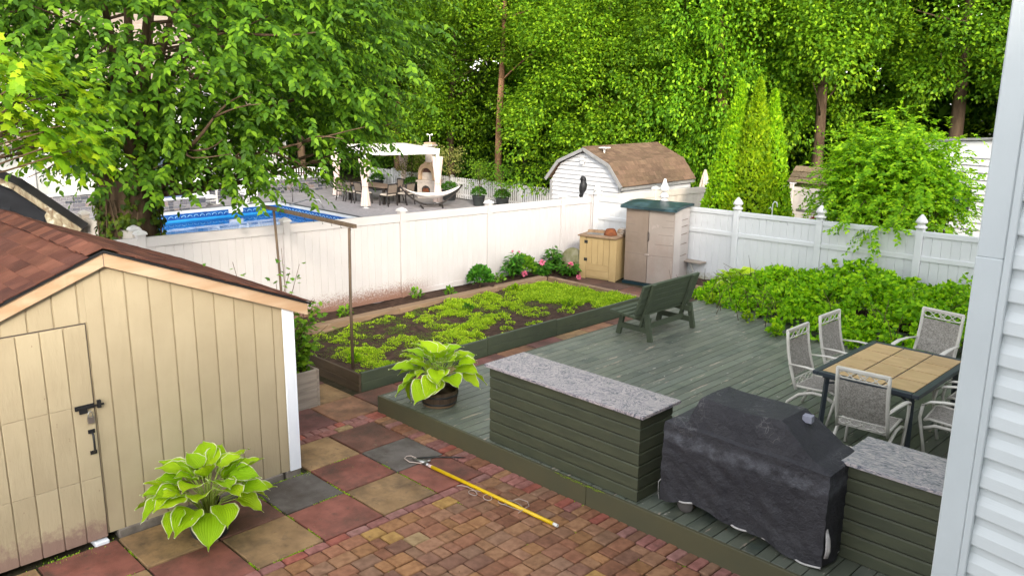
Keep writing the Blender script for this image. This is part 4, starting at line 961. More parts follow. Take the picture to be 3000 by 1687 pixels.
tg = thing('grindstone', (-4.62,9.05,.12), 'mossy round paving stone leaning beside the cream cabinet', 'stone'); MB().lathe([(.05,-.03),(.27,-.03),(.28,-.02),(.28,.02),(.27,.03),(.05,.03)], 22).build('disc', mat('moss_stone', (.12,.12,.05), (.20,.19,.13), nscale=6, rough=.95), tg).matrix_local = Matrix.Translation((0,0,.26))@Matrix.Rotation(R(70),4,'X')@Matrix.Rotation(R(12),4,'Y')
sf_ = thing('wall_shelf', (-2.2,10.30,0), 'small weathered bracket shelf against the back fence', 'shelf'); box('board', grey_wood, sf_, -.25,-.16,.53,.25,.08,.555); MB().beam((-.05,.0,.14),(-.05,.0,.53),.03,.05).beam((-.05,.06,.30),(-.05,-.12,.52),.025,.03).build('bracket', white_pl, sf_)

# ------------------------------------------------------------------ wooden line frame over the bed
fr = thing('line_frame', (0,0,0), 'thin brown timber line frame standing over the raised bed', 'frame')
pA, pB = Vector((-2.13,1.37,.12)), Vector((-4.32,1.55,.14)); zT = 2.27
MB().tube([pA,(pA.x,pA.y,1.2),(pA.x+.0,pA.y+.02,zT-.035)], [.022,.021,.020], 8).build('post', dark_wood, fr)
MB().tube([pB,(pB.x-.01,pB.y-.02,1.2),(pB.x-.02,pB.y-.06,zT-.035)], [.022,.021,.020], 8).build('post', dark_wood, fr)
MB().beam((-4.62,1.46,zT),(-2.00,1.40,zT),.06,.05,c=.006).build('crossbar', dark_wood, fr)
for i in range(11): x = -4.5+i*.235; MB().tube([(x,1.42,zT-.03),(x,1.42,zT-.055),(x+.012,1.42,zT-.07),(x+.022,1.42,zT-.06)], .0035, 5).build('hook', black_iron, fr)

# ------------------------------------------------------------------ planter with currant bush
pb = thing('planter_bush', (-2.0,.10,0), 'leafy currant bush in a grey weathered plank box behind the shed corner', 'shrub')
for i, (z0, z1_) in enumerate(((0,.255),(.262,.515))):
    for a in ((-.36,.375,.36,.41),(-.36,-.41,.36,-.375)): cbox('plank', grey_wood, pb, a[0],a[1],z0,a[2],a[3],z1_,.006)
    for a in ((-.36,-.374,-.325,.374),(.325,-.374,.36,.374)): cbox('plank', grey_wood, pb, a[0],a[1],z0,a[2],a[3],z1_,.006)
box('soil', soilm, pb, -.32,-.37,.1,.32,.37,.46)
def bush_shoots(n, h, spread, m_, lsize, nl, seed, bare=0):
    random.seed(seed); st = MB(); P = []; D = []
    for i in range(n):
        a = random.uniform(0,6.28); e = spread*random.uniform(.25,1); hh = h*random.uniform(.55,1)
        b = (random.uniform(-.22,.22), random.uniform(-.26,.26), .4)
        pts = [Vector(b), Vector((b[0]+e*.35*math.cos(a), b[1]+e*.35*math.sin(a), .4+(hh-.4)*.5)), Vector((b[0]+e*math.cos(a), b[1]+e*math.sin(a), hh))]
        st.tube(pts, [.009,.006,.003], 5)
        for k in range(nl):
            t = random.uniform(.15,1) if i >= bare else random.uniform(.75,1)
            if i < bare and k > nl*.3: break
            p = pts[0].lerp(pts[1], t*2) if t < .5 else pts[1].lerp(pts[2], t*2-1)
            d = Vector((random.gauss(0,1), random.gauss(0,1), random.gauss(-.1,.4)))
            P.append(p+d*.04+Vector((random.gauss(0,.05),random.gauss(0,.05),random.gauss(0,.04)))); D.append(d)
    P = np.array(P); D = np.array(D)
    return st, leaf_mesh('foliage', P, D, rnd(len(P),.5)+np.array([0,0,1]), RNG.uniform(*lsize, len(P)), m_, MAPLE)
st, lf = bush_shoots(46, 1.45, .62, L_cur, (.05,.095), 46, 4, 0)
st.build('stems', twigm, pb)['kind'] = 'stuff'; link(bpy.data.objects.new('foliage', lf), pb)
st, lf = bush_shoots(16, 2.1, .75, L_cur, (.05,.08), 18, 9, 11)
st.build('bare_shoots', twigm, pb)['kind'] = 'stuff'; link(bpy.data.objects.new('shoot_leaves', lf), pb)

# ------------------------------------------------------------------ pole pruner on the paving
pt = thing('pole_pruner', (.89,.32,.022), 'yellow pole pruner lying across the slabs and bricks', 'tool')
A, B = Vector((0,0,.022)), Vector((1.78,.04,.022)); dv = (B-A).normalized()
MB().tube([A, A.lerp(B,.5), B], .019, 12).build('pole', yellow, pt)
MB().tube([B, B+dv*.055], .0165, 12).build('end_cap', white_pl, pt)
MB().tube([A-dv*.05, A], .017, 10).build('collar', mat('label_red', (.6,.3,.28), (.7,.66,.6), nscale=40, rough=.5), pt)
hd_ = MB().tube([A-dv*.05, A-dv*.12], .022, 8).tube([A-dv*.11+Vector((0,.01,.01)), A-dv*.24+Vector((0,.0,.0)), A-dv*.34+Vector((0,-.0,-.004))], [.02,.024,.01], 8, flat=.6).box(-.20,-.02,.0,-.13,.05,.03).tube([(-.15,.05,.02),(-.12,.09,.03)], .012, 6).build('head', steel, pt)
MB().tube([(-.33,.02,.01),(-.2,.20,.012),(-.02,.38,.012),(.07,.45,.012)], [.016,.020,.016,.006], 6, flat=.2).build('saw_blade', black_iron, pt)
MB().tube([(-.15,-.02,.02),(-.28,-.09,.015),(-.40,-.07,.012),(-.43,-.01,.012),(-.40,.03,.012),(-.3,.02,.02)], .006, 6).build('cord_loop', ropem, pt)
rp = [(.62+.035*t-.10*math.cos(t*1.9)+.02*t, -.09+.055*math.sin(t*1.9)+.012*t, .012+.004*math.sin(t*3)) for t in np.linspace(0,12,90)]
MB().tube(rp+[(1.15,-.02,.01),(1.22,.13,.046),(1.28,.2,.01),(1.36,.14,.01),(1.40,.05,.045),(1.38,-.04,.01)], .004, 5).build('pull_cord', ropem, pt)

# ------------------------------------------------------------------ hostas
def hosta_leaf(L, w, fold, droop, seed):
    nu, nv = 9, 11; vs = []; rs = random.Random(seed)
    b_ = rs.uniform(-.1,.1)
    for j in range(nv):
        v = j/(nv-1); hw = w*(math.sin(min(1, v*1.02+.06)**.72*math.pi)**.85)
        if j == nv-1: hw = .002
        for i in range(nu):
            u = i/(nu-1)*2-1
            x = hw*u; y = L*v*math.cos(droop*v*.55); z = -L*.5*droop*v*v+fold*abs(u)*hw*1.3-.25*fold*hw+.010*math.sin(v*17+u*2+seed)*u*u
            vs.append((x+b_*v*v*.1, y, z))
    fs = [(j*nu+i, j*nu+i+1, (j+1)*nu+i+1, (j+1)*nu+i) for j in range(nv-1) for i in range(nu-1)]
    me = bpy.data.meshes.new('hosta_leaf'); me.from_pydata(vs, [], fs); me.polygons.foreach_set('use_smooth', [True]*len(fs))
    uv = me.uv_layers.new(name='UVMap')
    for l in me.loops:
        k = l.vertex_index; v = (k//nu)/(nv-1); u = (k%nu)/(nu-1)
        uu = (u-.5); 
        if v > .88: uu = math.copysign(max(abs(uu), .5*(v-.88)/.12), uu if uu else 1)
        uv.data[l.index].uv = (.5+uu, v)
    me.materials.append(hostam); me.update(); return me
HL = [hosta_leaf(.27,.122,.30,.35,1), hosta_leaf(.28,.128,.24,.50,2), hosta_leaf(.25,.112,.42,.2,3), hosta_leaf(.27,.124,.28,.68,4)]
petm = mat('petiole', (.30,.40,.06), rough=.6)
def hosta(root, z0, spread, n, seed, sc=1.0, stretch=1.0):
    rs = random.Random(seed)
    for i in range(n):
        t = (i+.5)/n; a = i*2.39996+rs.uniform(-.25,.25)
        el = R(82-62*t**.75)+rs.uniform(-.12,.12)          # inner leaves upright
        pl_ = (.33-.03*t)*spread*rs.uniform(.85,1.12)
        tip = Vector((math.cos(a)*math.cos(el)*pl_*stretch, math.sin(a)*math.cos(el)*pl_*stretch, z0+math.sin(el)*pl_*1.05+.06))
        st = MB().tube([(0,0,z0-.03),(tip.x*.4,tip.y*.4,z0+(tip.z-z0)*.65),tuple(tip)], [.006,.005,.004], 5).build('petiole', petm, root)
        lp = R(52-66*t-14*t**4)+rs.uniform(-.2,.2)
        s = sc*rs.uniform(.82,1.12)*(.82+.3*t)
        o = inst('leaf', rs.choice(HL), root, tuple(tip))
        o.rotation_euler = Euler((lp, rs.uniform(-.35,.35), a-math.pi/2+rs.uniform(-.2,.2)), 'XYZ'); o.scale = (s,s,s)
hp1 = thing('potted_hosta', (-.13,1.30,HD), 'large yellow green hosta in a half barrel on the deck corner', 'plant', group='potted hostas')
MB().lathe([(.20,0),(.215,.02),(.235,.12),(.24,.20),(.225,.205),(.21,.15)], 20).build('barrel', halfbarrel, hp1)
for z, r in ((.05,.222),(.15,.242)): MB().lathe([(r-.004,-.012),(r+.003,-.012),(r+.003,.012),(r-.004,.012)], 20, (0,0,z)).build('hoop', black_iron, hp1)
MB().lathe([(.0,.16),(.215,.165),(.1,.185),(.0,.19)], 16).build('soil', soilm, hp1)
hosta(hp1, .20, 1.12, 46, 3, 1.08)
o = inst('leaf', HL[3], hp1, (-.33,-.20,.25)); o.rotation_euler = (R(-75), .3, R(135)); MB().tube([(0,0,.2),(-.2,-.12,.30),(-.33,-.20,.25)], .005, 5).build('petiole', petm, hp1)
hp2 = thing('potted_hosta', (.50,-2.06,.02), 'large yellow green hosta in a dark round pot before the shed', 'plant', group='potted hostas')
MB().lathe([(.155,0),(.165,.01),(.175,.05),(.168,.06),(.18,.07),(.19,.135),(.183,.14),(.197,.15),(.20,.185),(.185,.19),(.175,.12)], 24).build('pot', darkpot, hp2)
MB().lathe([(.0,.15),(.17,.155),(.1,.17),(.0,.175)], 16).build('soil', soilm, hp2)
hosta(hp2, .17, 1.22, 48, 8, 1.14, 1.0)
hp3 = thing('hosta_plant', (-.78,9.62,.15), 'yellow hosta growing at the left end of the thicket', 'plant')
hosta(hp3, .03, 1.05, 18, 12, 1.2)
# ------------------------------------------------------------------ plants along the fence
def ball_shrub(name, x, y, z, r, h, n, m_, size, label, cat='shrub', group=None):
    root = thing(name, (x,y,z), label, cat, group=group)
    d = norm(rnd(n)); d[:,2] = np.abs(d[:,2])*1.0-.15
    q = RNG.uniform(.62,1.02,n)
    P = d*q[:,None]*np.array([r,r,h*.62])+np.array([0,0,h*.42])
    D = d+rnd(n,.4); D[:,2] += .35
    link(bpy.data.objects.new('foliage', leaf_mesh('foliage', P, D, d+rnd(n,.5), RNG.uniform(*size,n), m_, LEAF6)), root)
    MB().tube([(0,0,-.06),(0,0,h*.5)], [.015,.01], 6).build('stem', twigm, root); return root
ball_shrub('round_shrub', -4.72, 6.28, .13, .25, .50, 900, L_dark, (.05,.09), 'round dense green shrub against the fence left of the peonies')
ball_shrub('round_shrub', -4.88, 7.72, .13, .30, .52, 900, L_cur, (.05,.08), 'round light green shrub among the pink peonies')
def peony(x, y, h, label, flowers, seed):
    root = thing('peony_plant', (x,y,.13), label, 'plant', group='peonies by the fence')
    random.seed(seed); st = MB(); P = []; D = []
    for i in range(13):
        a = random.uniform(0,6.28); e = random.uniform(.05,.30); hh = h*random.uniform(.6,1)
        top = Vector((e*math.cos(a), e*math.sin(a), hh)); st.tube([(0,0,-.03),(top.x*.4,top.y*.4,hh*.55),top], [.006,.005,.003], 5)
        for k in range(26):
            t = random.uniform(.3,1.02); b = random.uniform(0,6.28)
            P.append(top*t+Vector((math.cos(b)*.05,math.sin(b)*.05,0))); D.append((math.cos(b), math.sin(b), random.uniform(-.4,.3)))
    st.build('stems', stemg, root); P = np.array(P); D = np.array(D)
    T = (LEAF6[0]*np.array([.62,1,1]), LEAF6[1])
    link(bpy.data.objects.new('foliage', leaf_mesh('foliage', P, D, rnd(len(P),.4)+np.array([0,0,1]), RNG.uniform(.09,.15,len(P)), L_dark, T)), root)
    for fx, fy, fz, fr_ in flowers:
        n = 40; d = norm(rnd(n)); Pf = d*fr_*.35; 
        fo = link(bpy.data.objects.new('flower', leaf_mesh('flower', Pf, d+rnd(n,.25), rnd(n), fr_*1.1, pink, LEAF)), root); fo.location = (fx,fy,fz)
    return root
peony(-4.82, 7.35, .62, 'dark leaved peony with two pink buds left of the light shrub', [(.02,-.04,.64,.022),(.07,.10,.62,.022),(.22,.12,.16,.055)], 3)
peony(-4.62, 8.05, .34, 'low peony with an open pink bloom in front of the light shrub', [(.05,-.05,.34,.055)], 5)
peony(-4.78, 8.62, .58, 'tall dark leaved peony beside the cream cabinet', [], 7)
peony(-4.38, 8.62, .30, 'low peony with pink bloom drooping at the cream cabinet foot', [(.10,-.02,.24,.062),(.25,.1,-.02,.05)], 9)
for i, (x, y, s, lab) in enumerate(((-4.9,4.75,.13,'small weed at the base of the dirty fence post'),(-4.75,5.5,.09,'weed seedling midway along the fence strip'),(-4.72,3.0,.12,'weed patch by the fence behind the line frame'),(-4.85,6.95,.12,'thin weed between the two round shrubs'))):
    clump_plant('fence_weed', x, y, .12, s, s*1.6, 60, L_cur, (.05,.09), lab, 'weed')
# ------------------------------------------------------------------ thicket at the far end of the deck
def thicket():
    root = thing('bramble_thicket', (2.0,8.9,HD), 'wide overgrown bright green bramble thicket spilling onto the deck', 'shrub')
    n = 15000; x = RNG.uniform(-1.25,5.6,n); y0 = np.where(x < 1.2, 8.7-.62*(x+1.2)*.55, 7.35+(x-1.2)*.10)
    v = RNG.uniform(0,1,n)**.9; y = y0+v*(10.15-y0)+RNG.normal(0,.10,n)
    env = np.clip((y-y0+.10)/1.15, .05, 1)
    top = (.20+.53*np.clip((x+1.4)/2.6,0,1))*env**.75*(1+.16*np.sin(x*3.1+y*2.2)+.12*np.sin(x*7.3-y*4.1))
    top *= np.where(x < -.2, .75, 1)
    z = top*(RNG.uniform(.35,1.04,n)**.55)
    P = np.stack([x-2.0, y-8.9, z], 1); D = rnd(n,.8)+np.array([0,-.45,.05]); U = rnd(n,.45)+np.array([.25,-.35,1.0])
    # leaves come in threes
    P = np.repeat(P,3,0); D = np.repeat(D,3,0)+rnd(n*3,.75); U = np.repeat(U,3,0)+rnd(n*3,.2)
    s = np.repeat(RNG.uniform(.055,.115,n),3)
    keep = (np.sin(P[:,0]*5.3+P[:,2]*6.0)*np.sin(P[:,1]*4.7-P[:,0]*3.1) > -.62)
    link(bpy.data.objects.new('foliage', leaf_mesh('foliage', P[keep], D[keep], U[keep], s[keep], L_bram, LEAF6)), root)
    st = MB(); random.seed(2)
    for i in range(150):
        xx = random.uniform(-3.0,3.5); yy = random.uniform(-1.3,1.1); a = random.uniform(0,6.28); e = random.uniform(.2,.6); hh = random.uniform(.3,.75)
        st.tube([(xx,yy,-.05),(xx+e*.4*math.cos(a),yy+e*.4*math.sin(a),hh*.7),(xx+e*math.cos(a),yy+e*math.sin(a),hh)], [.007,.005,.003], 4)
    st.build('canes', twigm, root)['kind'] = 'stuff'
    sp = MB(); Pq = []; Dq = []
    for i in range(22):
        xx = random.uniform(-3.0,3.6); yy = random.uniform(-.4,1.0); hh = random.uniform(.6,.95)*(.6 if xx < -1.5 else 1); a = random.uniform(-.35,.35)
        if i < 7: xx, hh = random.uniform(2.4,3.6), random.uniform(1.0,1.35)
        p0, p1 = Vector((xx,yy,.3)), Vector((xx+a,yy+random.uniform(-.2,.2),hh)); sp.tube([p0,p0.lerp(p1,.6)+Vector((.04,0,0)),p1], [.005,.004,.002], 4)
        for k in range(14):
            t = random.uniform(.6,1); Pq.append(p0.lerp(p1,t)+Vector((random.gauss(0,.03),random.gauss(0,.03),0))); Dq.append((random.gauss(0,1),random.gauss(0,1),.2))
    sp.build('tall_shoots', twigm, root)['kind'] = 'stuff'; Pq = np.array(Pq); Dq = np.array(Dq)
    link(bpy.data.objects.new('shoot_leaves', leaf_mesh('shoot_leaves', Pq, Dq, rnd(len(Pq))+np.array([0,0,1]), RNG.uniform(.03,.06,len(Pq)), L_lilac, LEAF6)), root)
    return root
thicket()
for x, y, s, lab in ((-.55,8.35,.13,'small green shoot growing up through the deck boards'),(.55,7.72,.12,'young bramble shoot on the deck before the thicket'),(1.35,7.25,.13,'bramble sprig on the deck left of the chairs'),(2.95,7.05,.16,'yellow green creeping vine on the deck beyond the table')):
    clump_plant('deck_weed', x, y, HD, s, s*1.3, 70, L_bram, (.05,.09), lab, 'weed')

# ------------------------------------------------------------------ trees
def limb(mb, a, b, r0, r1, bend=.1, n=4):
    a, b = Vector(a), Vector(b); L = (b-a).length; pts = []; rs = []
    off = Vector((random.gauss(0,1),random.gauss(0,1),random.gauss(0,.5)))*bend*L
    for i in range(n+1):
        t = i/n; pts.append(a.lerp(b,t)+off*math.sin(t*math.pi)); rs.append(r0+(r1-r0)*t)
    mb.tube(pts, rs, 7); return pts
def twig_leaves(base, direc, L, nl, size, spread):
    # alternate leaves down a drooping twig; arrays of positions and directions
    k = len(base); t = (np.arange(nl)+.5)/nl
    up_ = np.array([0,0,1.0]); d = norm(direc)
    side = norm(np.cross(d, up_)+1e-6)
    P = base[:,None,:]+d[:,None,:]*(t[None,:,None]*L)-up_*(t[None,:,None]**2*L*.32)
    sg = np.where(np.arange(nl)%2 == 0, 1., -1.)
    D = d[:,None,:]*.6+side[:,None,:]*sg[None,:,None]*spread-up_*(.32+.3*t[None,:,None])
    P = P.reshape(-1,3); D = D.reshape(-1,3)+rnd(k*nl,.22)
    U = np.tile(up_,(k*nl,1))+np.repeat(d,nl,0)*.9+rnd(k*nl,.25)
    return P, D, U
def big_tree():
    root = thing('shade_tree', (-6.25,.02,G), 'large leafy shade tree with an ivy clad trunk behind the white fence', 'tree')
    o0 = np.array([-6.25,.30,G]); random.seed(6); tk = MB(); tw = MB()
    prof = [(.62,0),(.56,.35),(.48,1.0),(.44,1.8),(.42,2.4),(.43,2.9),(.34,3.3)]
    vs = []; n = 20
    for r, z in prof:
        for k in range(n):
            q = 2*math.pi*k/n; rr = r*(1+.10*math.sin(q*3+z*.7)+.06*math.sin(q*7-z*1.9)); vs.append((rr*math.cos(q)+.03*z, rr*math.sin(q)-.02*z, z))
    tk.add(vs, [(i*n+k, i*n+(k+1)%n, (i+1)*n+(k+1)%n, (i+1)*n+k) for i in range(len(prof)-1) for k in range(n)], True)
    tips = []
    for i in range(9):
        a = i*.7+random.uniform(-.2,.2); e = random.uniform(1.0,2.6); hh = random.uniform(5.2,8.2)
        if i < 3: e *= .5
        mid = limb(tw, (.08+.15*math.cos(a), .15*math.sin(a), 2.7), (e*.55*math.cos(a), e*.55*math.sin(a), 4.3), .13, .085, .05)[-1]
        end = limb(tw, mid, (e*1.2*math.cos(a), e*1.2*math.sin(a), hh), .085, .03, .08)[-1]
        tips += [mid, end]
        for j in range(5):
            s = mid.lerp(end, random.uniform(0,1)); b = a+random.uniform(-1.3,1.3); q = random.uniform(1.2,2.6)
            limb(tw, s, s+Vector((q*math.cos(b), q*math.sin(b), random.uniform(-.5,.8))), .03, .008, .1)
    for b, q, z0, z1_ in ((1.4,4.3,3.0,3.9),(1.2,3.6,3.0,3.7),(1.9,3.2,3.0,4.1),(.6,3.0,3.0,3.9),(-.9,2.2,3.2,4.3),(-1.7,2.6,3.3,4.9),(2.6,2.5,3.2,4.2),(.1,2.6,3.1,4.3),(1.5,4.9,3.6,5.0)):
        pts = limb(tw, (.1*math.cos(b),.1*math.sin(b),z0), (q*math.cos(b), q*math.sin(b), z1_), .065, .014, .06, 5)
        for j in range(5):
            s = pts[random.randint(2,5)]; c = b+random.uniform(-.9,.9); e = random.uniform(.6,1.3); limb(tw, s, s+Vector((e*math.cos(c), e*math.sin(c), random.uniform(-.4,.4))), .018, .005, .1)
    tk.build('trunk', bark, root, fix=False); tw.build('limbs', bark, root)
    # foliage: twig sprays grouped into drooping boughs (coordinates relative to the root)
    boughs = []
    while len(boughs) < 760:
        p = RNG.normal(size=3); p /= np.linalg.norm(p); q = RNG.uniform(.55,1.0)
        c = np.array([.3,1.15,6.2])+p*q*np.array([3.2,4.25,3.5])
        if c[2] < 3.45 or (c[1] > 2.9 and c[2] < 3.7+.72*(c[1]-2.9)): continue
        if abs(c[1]) < .9 and c[0] > 0 and c[2] < 3.6: continue
        if c[1] < -1.2 and c[2] < 4.3 and RNG.uniform() < .8: continue
        if c[0] < -1.5 and RNG.uniform() < .55: continue
        boughs.append((c, p))
    extra = [(x_, y_, z_+.25) for x_, y_, z_ in [(1.3,3.6,3.05),(1.4,4.3,3.2),(1.0,3.0,2.95),(1.6,2.2,2.95),(1.8,1.3,3.0),(1.2,4.9,3.5),(.8,5.3,4.1),(1.6,.6,3.3),(1.9,-.4,3.4),(1.3,5.6,4.6),(1.6,3.2,3.6),(1.9,2.3,3.7),(2.0,1.2,3.9),(1.5,4.2,4.0),(2.1,0,4.2),(1.4,-1.0,3.5),(1.5,3.9,3.6),(1.7,3.0,3.3),(1.2,4.6,3.9),(1.9,1.7,3.4),(1.9,2.8,4.1),(1.2,.2,3.45),(1.3,-.4,3.5),(1.1,.8,3.4),(1.4,.4,3.8),(1.2,1.3,3.3),(1.0,-.9,3.6),(1.3,1.9,3.35),(1.2,2.5,3.3),(1.5,1.0,3.7)]]
    boughs += [(np.array(e), norm(np.array(e)-np.array([0,1,4.0]))) for e in extra if e[1] < 3.1 or e[2] > 3.5+.6*(e[1]-3.1)]
    B, Dd = [], []
    for c, p in boughs:
        k = 7; B.append(c+rnd(k,.30)*np.array([1,1,.55])); d = np.tile(np.array([p[0],p[1],p[2]*.25-.05]),(k,1))+rnd(k,.45)*np.array([1,1,.4])+np.array([.25,-.1,0]); Dd.append(d)
    P, D, U = twig_leaves(np.concatenate(B), np.concatenate(Dd), .50, 12, .14, .75)
    link(bpy.data.objects.new('crown', leaf_mesh('crown', P, D, U, RNG.uniform(.08,.14,len(P)), L_big, (LEAF6[0]*np.array([.82,1,1]), LEAF6[1]))), root)
    # ivy on the trunk
    n = 2600; a = RNG.uniform(0,2*math.pi,n); z = RNG.uniform(.3,3.2,n); r = np.interp(z,[p[1] for p in prof],[p[0] for p in prof])+RNG.uniform(.0,.10,n)
    keep = np.sin(a*2.1+z*1.7)+np.sin(a*3.7-z*2.9) > -.75
    P = np.stack([r*np.cos(a)+.03*z, r*np.sin(a)-.02*z, z],1)[keep]; Nn = np.stack([np.cos(a),np.sin(a),0*a+.2],1)[keep]
    link(bpy.data.objects.new('ivy', leaf_mesh('ivy', P, np.tile([0,0,-1.],(len(P),1))+rnd(len(P),.45), Nn+rnd(len(P),.3), RNG.uniform(.06,.13,len(P)), L_ivy, MAPLE)), root)
    vn = MB()
    for i in range(16):
        a = random.uniform(0,6.28); pts = []
        for k in range(8):
            z = .2+k*.4; rr = np.interp(z,[p[1] for p in prof],[p[0] for p in prof])*1.10; aa = a+.18*math.sin(k*.9+i); pts.append((rr*math.cos(aa)+.03*z, rr*math.sin(aa)-.02*z, z))
        vn.tube(pts, .013, 5)
    vn.build('vines', bark, root)
big_tree()
def maple_sapling():
    root = thing('maple_sapling', (-2.9,-3.6,0), 'young maple with lime green lobed leaves over the shed roof', 'tree')
    random.seed(14); tw = MB(); o0 = np.array([-2.9,-4.9,-.04]); root.location = o0
    limb(tw, (0,0,0), (.15,.3,3.3), .06, .045, .03)
    B, Dd = [], []
    cs = [(1.15+random.uniform(-.35,.35), 2.15+random.uniform(-.35,.35)+.55*q_, 4.45-1.0*q_+random.uniform(-.15,.15)) for q_ in [random.random() for _ in range(30)]]+[(1.0,1.8,4.0),(.9,1.7,3.7),(1.1,1.9,4.4),(.9,1.6,4.6)]
    for c in cs:
        limb(tw, (.13,.25,random.uniform(2.6,3.3)), c, .022, .006, .06)
        k = 4; B.append(np.array(c)+rnd(k,.18)); Dd.append(rnd(k,.6)+np.array([.3,.6,0]))
    P, D, U = twig_leaves(np.concatenate(B), np.concatenate(Dd), .35, 8, .12, .9)
    link(bpy.data.objects.new('crown', leaf_mesh('crown', P, D, U, RNG.uniform(.06,.125,len(P)), L_maple, MAPLE)), root)
    tw.build('trunk', twigm, root)
maple_sapling()

def crown_mesh(nc, rad, per, ls, m_, seed, droop=.3, low=-.75, cl=.75, tm=LEAF):
    rs = np.random.default_rng(seed); P = []; D = []; U = []
    k = 0
    bg = rs.normal(size=(34,3)); bg /= np.linalg.norm(bg,axis=1)[:,None]; bg *= rs.uniform(.45,1.0,(34,1))**.5      # main boughs
    while k < nc:
        p = bg[rs.integers(34)]+rs.normal(size=3)*.135; q = min(1.05, np.linalg.norm(p)); p /= np.linalg.norm(p)
        if p[2] < low: continue
        q = q; bump = 1+.22*math.sin(p[0]*4+seed)*math.sin(p[1]*5+p[2]*4)
        c = p*q*bump*np.array(rad); r = cl*rs.uniform(.45,1.5)
        n = int(per*rs.uniform(.7,1.3))
        d = rs.normal(size=(n,3)); d /= np.linalg.norm(d,axis=1)[:,None]
        P.append(c+d*r*rs.uniform(.55,1.0,(n,1))*np.array([1,1,.95])); 
        D.append(d*.7+p*.35+rs.normal(size=(n,3))*.45+np.array([0,0,-droop])); U.append(d*.6+np.array([0,0,.8])+rs.normal(size=(n,3))*.35); k += 1
    P = np.concatenate(P); n = len(P)
    return leaf_mesh('crown', P, np.concatenate(D), np.concatenate(U), rs.uniform(ls*.7,ls*1.25,n), m_, tm)
CR = [crown_mesh(250,(3.0,3.0,4.6),240,.125,L_w1,1,.45,-1,.66), crown_mesh(250,(3.2,2.8,4.3),240,.12,L_w2,2,.4,-1,.66), crown_mesh(250,(2.7,3.0,4.8),240,.125,L_w1,3,.5,-1,.62), crown_mesh(250,(3.3,3.1,4.4),240,.12,L_w2,4,.35,-1,.66)]
def wood_tree(name, x, y, h, cz, crown, sc, rz, label, tr=.22, tm_=None, lean=0, group='trees at the edge of the wood'):
    root = thing(name, (x,y,G-.05), label, 'tree', group=group); random.seed(int(x*31+y*17)); t = MB()
    top = (lean, 0, h); limb(t, (0,0,0), (lean*.5,0,h*.5), tr, tr*.75, .02, 5); limb(t, (lean*.5,0,h*.5), top, tr*.75, tr*.3, .03)
    for i in range(6):
        a = random.uniform(0,6.28); z = random.uniform(h*.4,h*.85); e = random.uniform(1.2,2.6)*sc[0]; limb(t, (lean*z/h,0,z), (lean*z/h+e*math.cos(a), e*math.sin(a), z+random.uniform(.2,1.3)), .045, .012, .08)
    t.build('trunk', tm_ or bark, root)
    inst('crown', crown, root, (lean*.8,0,cz), (0,0,rz), sc); return root
wood_tree('broadleaf_tree', -18.5, 20.25, 10.5, 9.6, CR[0], (1.0,1.0,.72), .3, 'tall tree with a bare tan trunk rising behind the picket fence', .17, bark_l, .25)
wood_tree('broadleaf_tree', -24.0, 22.4, 9, 6.4, CR[1], (1.15,1.15,1.1), 1.3, 'leafy tree behind the stone oven and pergola', .2)
wood_tree('broadleaf_tree', -13.7, 21.0, 7.5, 5.0, CR[2], (1.12,1.12,.95), 2.2, 'bright yellow green tree directly behind the gambrel shed roof', .16, bark_l)
wood_tree('broadleaf_tree', -11.3, 23.0, 9, 6.2, CR[3], (1.1,1.1,1.1), .9, 'leafy tree right of the bright one behind the gambrel shed', .2)
wood_tree('broadleaf_tree', -8.6, 21.6, 10, 6.8, CR[0], (1.0,1.0,1.2), 3.9, 'vine hung tree standing just left of the arborvitae', .24, bark_l)
wood_tree('broadleaf_tree', -5.6, 23.0, 10, 6.9, CR[2], (1.12,1.12,1.1), 5.0, 'vine draped tree behind and right of the arborvitae', .22)
wood_tree('broadleaf_tree', -1.6, 24.2, 10.5, 8.3, CR[1], (1.15,1.15,.95), 4.1, 'tree with drooping lime branches above the white building', .26)
wood_tree('broadleaf_tree', 1.8, 26.0, 10.5, 7.6, CR[0], (1.15,1.15,1.1), 2.7, 'tree at the right end of the wood beside the house corner', .24)
wood_tree('broadleaf_tree', -26.4, 21.0, 9.5, 6.6, CR[3], (1.2,1.2,1.1), 5.6, 'tree behind the left end of the picket fence', .22)
wood_tree('broadleaf_tree', -31.5, 18.5, 10, 6.8, CR[1], (1.2,1.2,1.1), 3.3, 'tree beyond the neighbour house roof right of the shade tree', .22)
wood_tree('broadleaf_tree', -16.6, 25.2, 10.5, 7.4, CR[3], (1.15,1.15,1.1), .2, 'darker tree between the tan trunk and the bright tree', .22)
# what lies deeper in the wood reads as one mass
def deep_wood():
    P = []; D = []; U = []; rs = np.random.default_rng(5)
    for i in range(4200):
        x = rs.uniform(-50,18); y = rs.uniform(26.0,36); z = rs.uniform(-.3,19)
        if x < -30: y = rs.uniform(20,34)
        if rs.uniform() < .34: x, y, z = rs.uniform(-50,-39.5), rs.uniform(-14,24), rs.uniform(3,19)
        n = 80; d = rs.normal(size=(n,3)); d /= np.linalg.norm(d,axis=1)[:,None]
        P.append(np.array([x,y,z])+d*rs.uniform(.7,1.6)*rs.uniform(.5,1,(n,1))*np.array([1,1,.65])); D.append(d+rs.normal(size=(n,3))*.4+np.array([0,0,-.3])); U.append(np.array([.4,-.4,.9])+rs.normal(size=(n,3))*.5)
    P = np.concatenate(P); return leaf_mesh('distant_wood', P, np.concatenate(D), np.concatenate(U), rs.uniform(.36,.66,len(P)), L_wshade, LEAF)
tag(link(bpy.data.objects.new('distant_wood', deep_wood())), 'dark green mass of the wood behind the front trees', 'wood', kind='stuff')
